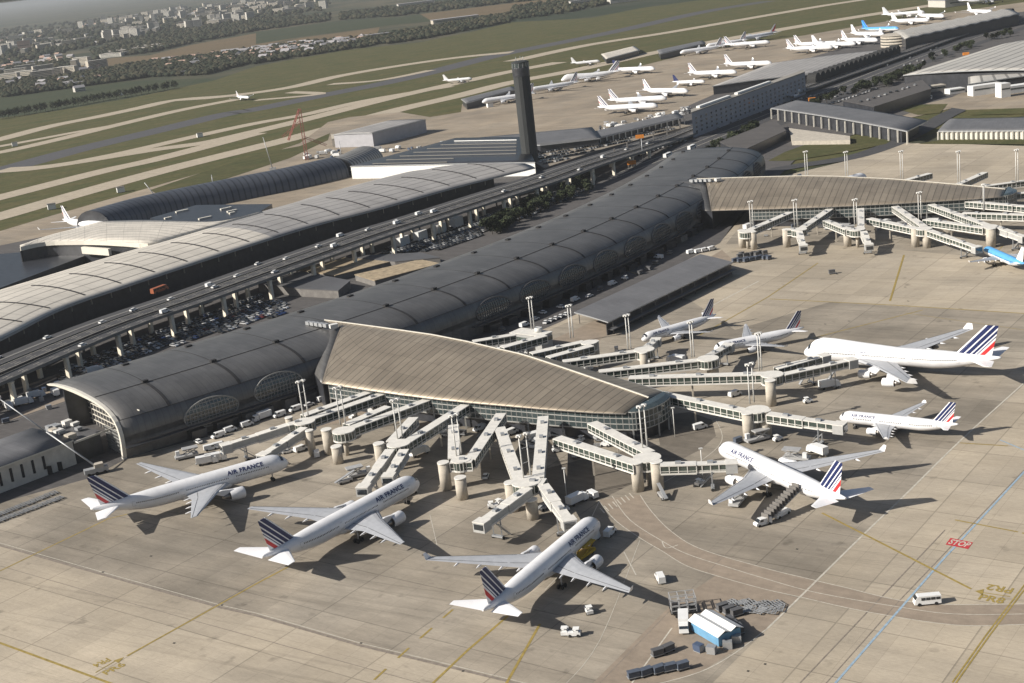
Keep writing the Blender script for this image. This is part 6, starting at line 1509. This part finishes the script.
for a, q, n, j in (((772, 107), (832, 92), 14, 1), ((790, 111), (870, 87), 14, 1.5), ((833, 104), (880, 88), 14, .8), ((640, 156), (690, 140), 10, 1.5), ((720, 128), (800, 98), 8, 2), ((870, 70), (960, 40), 12, 3), ((900, 68), (960, 48), 10, 2), ((850, 106), (920, 84), 12, 1)):
    for i in range(n): u = i/n; carline.append((a[0]+(q[0]-a[0])*u+random.uniform(-j, j), a[1]+(q[1]-a[1])*u+random.uniform(-j, j)*.5))
for x, y in carline:
    p = P(x, y, 0); o = CP[random.choice((3, 4, 4, 2, 0))].copy(); COL.objects.link(o); z = .1
    if inside(x, y, [(843, 101), (922, 80.5), (931, 89), (874, 107)]): z = 8.4; p = P(x, y, z)
    o.location = (p.x, p.y, z); o.rotation_euler = (0, 0, R(57)+random.uniform(-.1, .1)); o['label'] = 'small distant car by the motorway at the upper right'; o['group'] = 'distant cars by the motorway'
mb = MB(); 
dkp = [(530, 157), (560, 144), (600, 141), (668, 125.5), (686, 126), (600, 149), (547, 166)]
for i in range(60):
    for k in range(14):
        x, y = 528+i*2.7+k*1.2, 170-k*3.0-i*.55
        if inside(x, y, dkp) and random.random() < .8:
            p = P(x, y, 3.4); m = random.choice(CARM[:5]); mb.use(m); mb.box((p.x, p.y, 3.95), (4.2, 1.8, .75), R(57)); mb.use(M_CG); mb.box((p.x, p.y, 4.5), (2, 1.5, .45), R(57))
o = mb.build('deck_cars', None); o['kind'] = 'stuff'; tag(o, 'mass of parked cars on the roof deck right of the tower', 'cars')

# odds and ends stored under and beside the nearer pier
random.seed(31)
for i in range(46):
    t = random.uniform(4, 122); q = PP1(t, random.uniform(24, 46) if t > 40 else random.uniform(20, 38), 0); x, y = proj(q)
    copy_tree(PV[random.choice(('uld', 'uldb', 'cart', 'dolly', 'tug', 'van', 'loadg', 'belt', 'truck'))], (q.x, q.y, .05), random.random()*6, 'ground equipment parked under the passages on the camera side of the nearer pier', 'equipment under the near side of the nearer pier', 'ground equipment')
for i in range(30):
    t = random.uniform(10, 120); q = PP1(t, -random.uniform(24, 60), 0)
    copy_tree(PV[random.choice(('uld', 'cart', 'dolly', 'tug', 'van', 'loadg', 'truck'))], (q.x, q.y, .05), random.random()*6, 'ground equipment among the passages on the far side of the nearer pier', 'equipment on the far side of the nearer pier', 'ground equipment')
for i in range(46):
    t = random.uniform(6, 130); q = PP2(t, random.uniform(36, 58), 0)
    copy_tree(PV[random.choice(('uld', 'uldb', 'cart', 'cartb', 'dolly', 'tug', 'van', 'loadg', 'truck'))], (q.x, q.y, .05), random.random()*6, 'ground equipment below the passages of the farther pier', 'equipment below the farther pier', 'ground equipment')
for x, y, l in ((424, 452, 'tan fuel bowser'), ):
    pass

random.seed(44)
for i in range(26):
    x = random.uniform(2, 100); y = 418-x*.33+random.uniform(-16, 8); p = P(x, y, 0)
    copy_tree(PV[random.choice(('uld', 'van', 'truck', 'cartb', 'uldb'))], (p.x, p.y, .05), R(30)+random.choice((0, 1.57)), 'vehicle or box on the rough ground left of the vault end', 'odds and ends left of the vault end', 'vehicle')
# ================================================================== TREES, FAR WOODS, TOWNS, HAZE
random.seed(9)
M_LEAF = [mat('leaf_%d' % i, c, .85, var=.35, scale=1.5, spec=.15) for i, c in enumerate(((.028, .036, .018), (.042, .05, .024), (.02, .027, .015)))]
M_TRK = mat('bark', (.08, .06, .045), .9)
def tree_mesh(h, r, n, seed):
    rnd = random.Random(seed); b = MB()
    lobes = [(rnd.uniform(-.5, .5)*r, rnd.uniform(-.5, .5)*r, h*rnd.uniform(.45, .85), r*rnd.uniform(.4, .65)) for _ in range(7)]
    for i in range(n):
        x, y, z, q = rnd.choice(lobes); v = Vector((rnd.gauss(0, 1), rnd.gauss(0, 1), rnd.gauss(0, 1))).normalized()*q*rnd.random()**.4; c = Vector((x, y, z))+v; s = rnd.uniform(.25, .6)*r/3.2
        b.use(M_LEAF[rnd.choice((0, 0, 1, 2))]); u = Vector((rnd.gauss(0, 1), rnd.gauss(0, 1), rnd.gauss(0, 1))).normalized(); w = u.orthogonal().normalized(); b.poly([c+u*s, c+w*s, c-u*s*.9, c-w*s])
    return b
def tree_proto(h, r, n, seed, label, group, cat='tree', name='tree'):
    e = empty(name, (0, 0, 0), 0, label, cat, group); tree_mesh(h, r, n, seed).build('crown', None, e)
    t = MB(); t.use(M_TRK); t.tube((0, 0, 0), (.1, 0, h*.6), .22*h/8, .08*h/8, n=7)
    for k in range(4): a = k*1.6; t.tube((0, 0, h*(.3+.07*k)), (cos(a)*r*.5, sin(a)*r*.5, h*(.55+.07*k)), .09*h/8, .03, n=5)
    t.build('trunk', None, e); snap(e); return e
TP = [tree_proto(7, 3.4, 420, 1, 'leafy green tree in the planted strip behind the dark hall', 'trees behind the dark hall'), tree_proto(8.5, 4, 480, 2, 'leafy green tree in the planted strip behind the dark hall', 'trees behind the dark hall'), tree_proto(5, 3, 300, 3, 'leafy green tree in the planted strip behind the dark hall', 'trees behind the dark hall')]
k = 0
for i in range(70):
    u = random.random(); x = 490+u*95+random.uniform(-6, 6); y = 232-u*44+random.uniform(-8, 7)
    if y > 240-(x-490)*.47: continue
    p = P(x, y, 0)
    if k < 3: TP[k].location = (p.x, p.y, 0)
    else: o = copy_tree(TP[k % 3], (p.x, p.y, 0), random.random()*6)
    k += 1
for i in range(110):
    a, q = random.choice((((800, 112), (880, 84)), ((930, 62), (1010, 34)), ((850, 96), (930, 68)), ((700, 160), (760, 128)), ((880, 88), (905, 78)))); u = random.random(); x, y = a[0]+(q[0]-a[0])*u+random.uniform(-3, 3), a[1]+(q[1]-a[1])*u+random.uniform(-2, 2); p = P(x, y, 0)
    copy_tree(TP[i % 3], (p.x, p.y, 0), random.random()*6, 'small dark tree in the planting beside the motorway at the upper right', 'trees beside the motorway')
# row of trees at the edge of the crop field
rowt = tree_proto(13, 6, 260, 5, 'tree in the straight row along the lower edge of the crop field', 'row of trees at the crop field'); first = True
for i in range(34):
    u = i/33; x = -2+u*176+random.uniform(-1.5, 1.5); y = 119.5-u*31; p = P(x, y, 0)
    if first: rowt.location = (p.x, p.y, -.3); first = False
    else: copy_tree(rowt, (p.x, p.y, -.3), random.random()*6)
# wood bands: each one mass of crowns
M_LEAFD = [mat('far_leaf_%d' % i, c, .9, var=.3, scale=.05, spec=.1) for i, c in enumerate(((.022, .028, .018), (.035, .038, .024), (.05, .047, .03)))]
def wood(poly, n, s, name, label, dens_mat=M_LEAFD):
    xs = [p[0] for p in poly]; ys = [p[1] for p in poly]; b = MB(); rnd = random.Random(len(name)+n); k = 0; t = 0
    while k < n and t < n*60:
        t += 1; x, y = rnd.uniform(min(xs), max(xs)), rnd.uniform(min(ys), max(ys))
        if not inside(x, y, poly): continue
        p = P(x, y, 0); h = s*rnd.uniform(.7, 1.5); b.use(rnd.choice(dens_mat)); A = 6; k += 1; o = rnd.random()*6
        b.rings([[(p.x+cos(2*pi*i/A+o)*r*h*rnd.uniform(.8, 1.2), p.y+sin(2*pi*i/A+o)*r*h*rnd.uniform(.8, 1.2), z*h) for i in range(A)] for z, r in ((0, .45), (.45, .85), (.8, .6), (1.05, .15))])
    o = b.build(name, None); o['kind'] = 'stuff'; return tag(o, label, 'wood')
wood([(0, 88), (30, 84), (60, 78), (110, 69), (150, 63), (200, 57), (256, 49), (256, 62), (205, 75), (150, 77), (110, 83), (50, 91), (0, 98)], 2600, 6.5, 'woods', 'dark band of trees just beyond the crop field')
wood([(256, 50), (300, 44), (376, 37), (430, 28), (512, 14), (512, 22), (430, 38), (345, 50), (300, 57), (256, 64)], 1500, 6.5, 'woods', 'band of trees beyond the airfield grass at the upper middle')
wood([(130, 40), (180, 30), (256, 20), (330, 15), (330, 21), (256, 31), (190, 44), (150, 53), (100, 58), (90, 52)], 2200, 8, 'woods', 'darker wood between the brown field and the town')
wood([(0, 70), (60, 62), (100, 60), (60, 69), (30, 84), (0, 88)], 600, 7.5, 'woods', 'wood patch at the left edge below the town')
wood([(340, 14), (420, 5), (560, -8), (560, -2), (500, 4), (400, 16), (340, 20)], 1100, 8, 'woods', 'wood behind the green meadow near the top edge')
wood([(512, 8), (560, 2), (640, -8), (650, -3), (600, 6), (560, 14), (512, 20)], 600, 7, 'woods', 'trees by the white sheds at the top edge')
wood([(0, 30), (256, 2), (330, 0), (330, 10), (256, 20), (130, 38), (0, 68)], 1500, 10, 'woods', 'scattered suburban trees under the haze at the top left')
# houses and blocks
M_BL = [mat('block_%d' % i, c, .8, var=.1) for i, c in enumerate(((.42, .38, .32), (.36, .33, .3), (.36, .25, .2), (.46, .44, .4), (.3, .29, .3)))]
def house_proto(w, d, h, m, roofm, gable):
    e = empty('house' if gable else 'apartment_block', (0, 0, 0)); b = MB(); b.use(m); b.box((0, 0, h/2), (w, d, h)); b.build('wall', None, e); r = MB(); r.use(roofm)
    if gable: r.rings([[(x, -d/2-.4, h), (x, 0, h+d*.35), (x, d/2+.4, h)] for x in (-w/2-.3, w/2+.3)])
    else: r.box((0, 0, h+.3), (w+.6, d+.6, .6))
    r.build('roof', None, e)
    k = MB(); k.use(M_GLS)
    for fl in range(int(h//3)):
        for sy in (-1,): k.box((0, sy*(d/2+.02), 1.8+fl*3), (w*.86, .1, 1.1))
    k.build('window_band', None, e); snap(e); return e
HP = [house_proto(46, 13, 18, M_BL[0], M_BL[3], 0), house_proto(30, 14, 30, M_BL[3], M_BL[1], 0), house_proto(14, 10, 6, M_BL[0], M_BL[2], 1), house_proto(18, 11, 7, M_BL[3], M_BL[4], 1), house_proto(70, 30, 9, M_BL[3], M_BL[1], 0)]
TOWN = [
 ([(150, 62), (256, 50), (256, 60), (150, 72)], 26, (2, 3), 'house half hidden in the wood band below the brown field', 'houses in the wood band'),
 ([(0, 76), (100, 62), (110, 68), (0, 88)], 30, (2, 3, 0), 'house among trees at the left edge below the town', 'houses among trees at the left'),
 ([(0, 36), (100, 26), (105, 44), (0, 58)], 50, (0, 3, 2, 4), 'hazy building in the sprawl at the far left', 'hazy buildings at the far left'), # pixel area, count, kinds, label, group
 ([(100, 38), (150, 28), (165, 33), (110, 42)], 40, (0, 1), 'cream apartment block in the town strip at the upper left', 'blocks in the upper left town strip'),
 ([(180, 28), (240, 15), (256, 20), (190, 30)], 34, (0, 1), 'cream block in the bright town strip above the woods', 'blocks in the bright town strip'),
 ([(256, 14), (320, 5), (330, 8), (262, 18)], 14, (0, 1), 'block at the right end of the bright town strip', 'blocks at the right end of the town strip'),
 ([(0, 62), (60, 55), (80, 58), (0, 74)], 30, (2, 3), 'small red-roofed house left below the towers', 'red-roofed houses at the left'),
 ([(0, 48), (30, 46), (32, 54), (0, 58)], 6, (1, 1), 'tall tan tower block at the left edge', 'tower blocks at the left edge'),
 ([(105, 55), (155, 46), (158, 50), (108, 58)], 8, (4,), 'long white low shed beyond the brown field', 'white sheds beyond the brown field'),
 ([(256, 50), (376, 36), (360, 44), (265, 61)], 60, (2, 3, 3), 'house in the village below the ploughed field', 'houses in the village by the airfield'),
 ([(40, 84), (100, 78), (100, 90), (40, 94)], 10, (2, 3), 'pale farmhouse at the edge of the crop field', 'farmhouses by the crop field'),
 ([(70, 28), (160, 10), (250, 2), (330, 0), (250, 12), (120, 28)], 170, (0, 1, 0, 3, 2), 'hazy pale building in the far suburb', 'hazy buildings of the far suburb'),
 ([(440, 3), (520, -4), (560, -6), (500, 4)], 10, (4, 2), 'pale building near the top middle', 'buildings near the top middle')]
done = [False]*5
for poly, n, kinds, lab, grp in TOWN:
    xs = [p[0] for p in poly]; ys = [p[1] for p in poly]; c = 0; t = 0
    while c < n and t < 4000:
        t += 1; x, y = random.uniform(min(xs), max(xs)), random.uniform(min(ys), max(ys))
        if not inside(x, y, poly): continue
        k = random.choice(kinds); p = P(x, y, 0); rz = R(random.choice((10, 35, 100, -20))+random.uniform(-8, 8)); c += 1; ct = 'house' if k in (2, 3) else 'building'
        if not done[k]: done[k] = True; o = HP[k]; o.location = (p.x, p.y, -.4); o.rotation_euler = (0, 0, rz); tag(o, lab, ct, grp)
        else: o = copy_tree(HP[k], (p.x, p.y, -.4), rz, lab, grp, ct)
for x, y, w, h, m, l in ((416, 6.5, 120, 14, 3, 'long pale green-white warehouse at the top middle'), (455, 21.5, 110, 9, 0, 'cream shed among trees beyond the runway'), (582, 5, 60, 12, 3, 'white shed, left one at the top centre'), (627, 1.5, 90, 14, 3, 'white shed, right one at the top centre'), (375, 38, 60, 8, 4, 'grey warehouse at the end of the village'), (25, 51, 40, 34, 2, 'tan tower block standing out at the left edge'), (188, 27.5, 60, 22, 2, 'orange-brown block in the town strip'), (985, 1, 160, 10, 3, 'long white shed at the top right'), (188, 74, 30, 6, 3, 'small white farm shed between the tree bands'), (75, 87, 30, 8, 3, 'white and red farmhouse beside the crop field')):
    p = P(x, y, 0); b = MB(); b.use(M_BL[m]); b.box((p.x, p.y, h/2), (w, w*.3, h), R(12)); b.use(M_BL[4]); b.box((p.x, p.y, h+.3), (w+2, w*.3+2, .6), R(12)); b.use(M_GLS); b.box((p.x, p.y, h*.55), (w*.9, w*.3+.3, 1.6), R(12)); thing_mesh(b, 'warehouse', None, l, 'warehouse', (p.x, p.y, 0))
# clutter of the building site between hangar and barrel pier
for i in range(40):
    x, y = random.uniform(300, 425), 0; y = 160-(x-300)*.10+random.uniform(-5, 3)
    if x > 335 and y < 148: y = 150+random.random()*6
    p = P(x, y, 0); o = copy_tree(PV[random.choice(('uld', 'truck', 'van', 'uldb'))], (p.x, p.y, 0), random.random()*3, 'piece of equipment on the building site by the hangar', 'equipment on the building site', 'site equipment')
for i in range(46):
    x = random.uniform(600, 690); y = 131-(x-600)*.22+random.uniform(-4, 3); p = P(x, y, 0); copy_tree(PV[random.choice(('cart', 'truck', 'van', 'tug', 'loadg'))], (p.x, p.y, 0), random.random()*3, 'service vehicle around the far parked airliners', 'service vehicles on the far apron', 'service vehicle')
for x, y, l in ((122, 95, 'runway hut, left one'), (15, 146, 'white box by the taxiway at the left edge'), (200, 137, 'small white hut on the grass between taxiways'), (490, 107, 'small white radar hut below the runway'), (52, 209, 'white hut on the grass near the left terminal'), (121, 192, 'white hut beside the grey taxiway')):
    p = P(x, y, 0); b = MB(); b.use(M_WHT); b.box((p.x, p.y, 2), (6, 4, 4), .4); b.use(M_CONCD); b.box((p.x, p.y, 4.2), (6.6, 4.6, .4), .4); thing_mesh(b, 'airfield_hut', None, l, 'hut', (p.x, p.y, 0))
# haze: even air around everything
hz = MB(); hz.box((0, 0, 0), (1, 1, 1)); h = hz.build('haze'); h.location = (0, 29200, 80.5); h.scale = (90000, 61600, 166); h['kind'] = 'stuff'; tag(h, 'pale even haze over the airfield', 'haze')
hm = bpy.data.materials.new('haze'); hm.use_nodes = True; nt = hm.node_tree; nt.nodes.clear(); o_ = nt.nodes.new('ShaderNodeOutputMaterial'); v = nt.nodes.new('ShaderNodeVolumePrincipled')
v.inputs['Density'].default_value = 5.5e-5; v.inputs['Color'].default_value = (.5, .53, .57, 1); v.inputs['Anisotropy'].default_value = .2; nt.links.new(v.outputs[0], o_.inputs['Volume']); h.data.materials.append(hm)
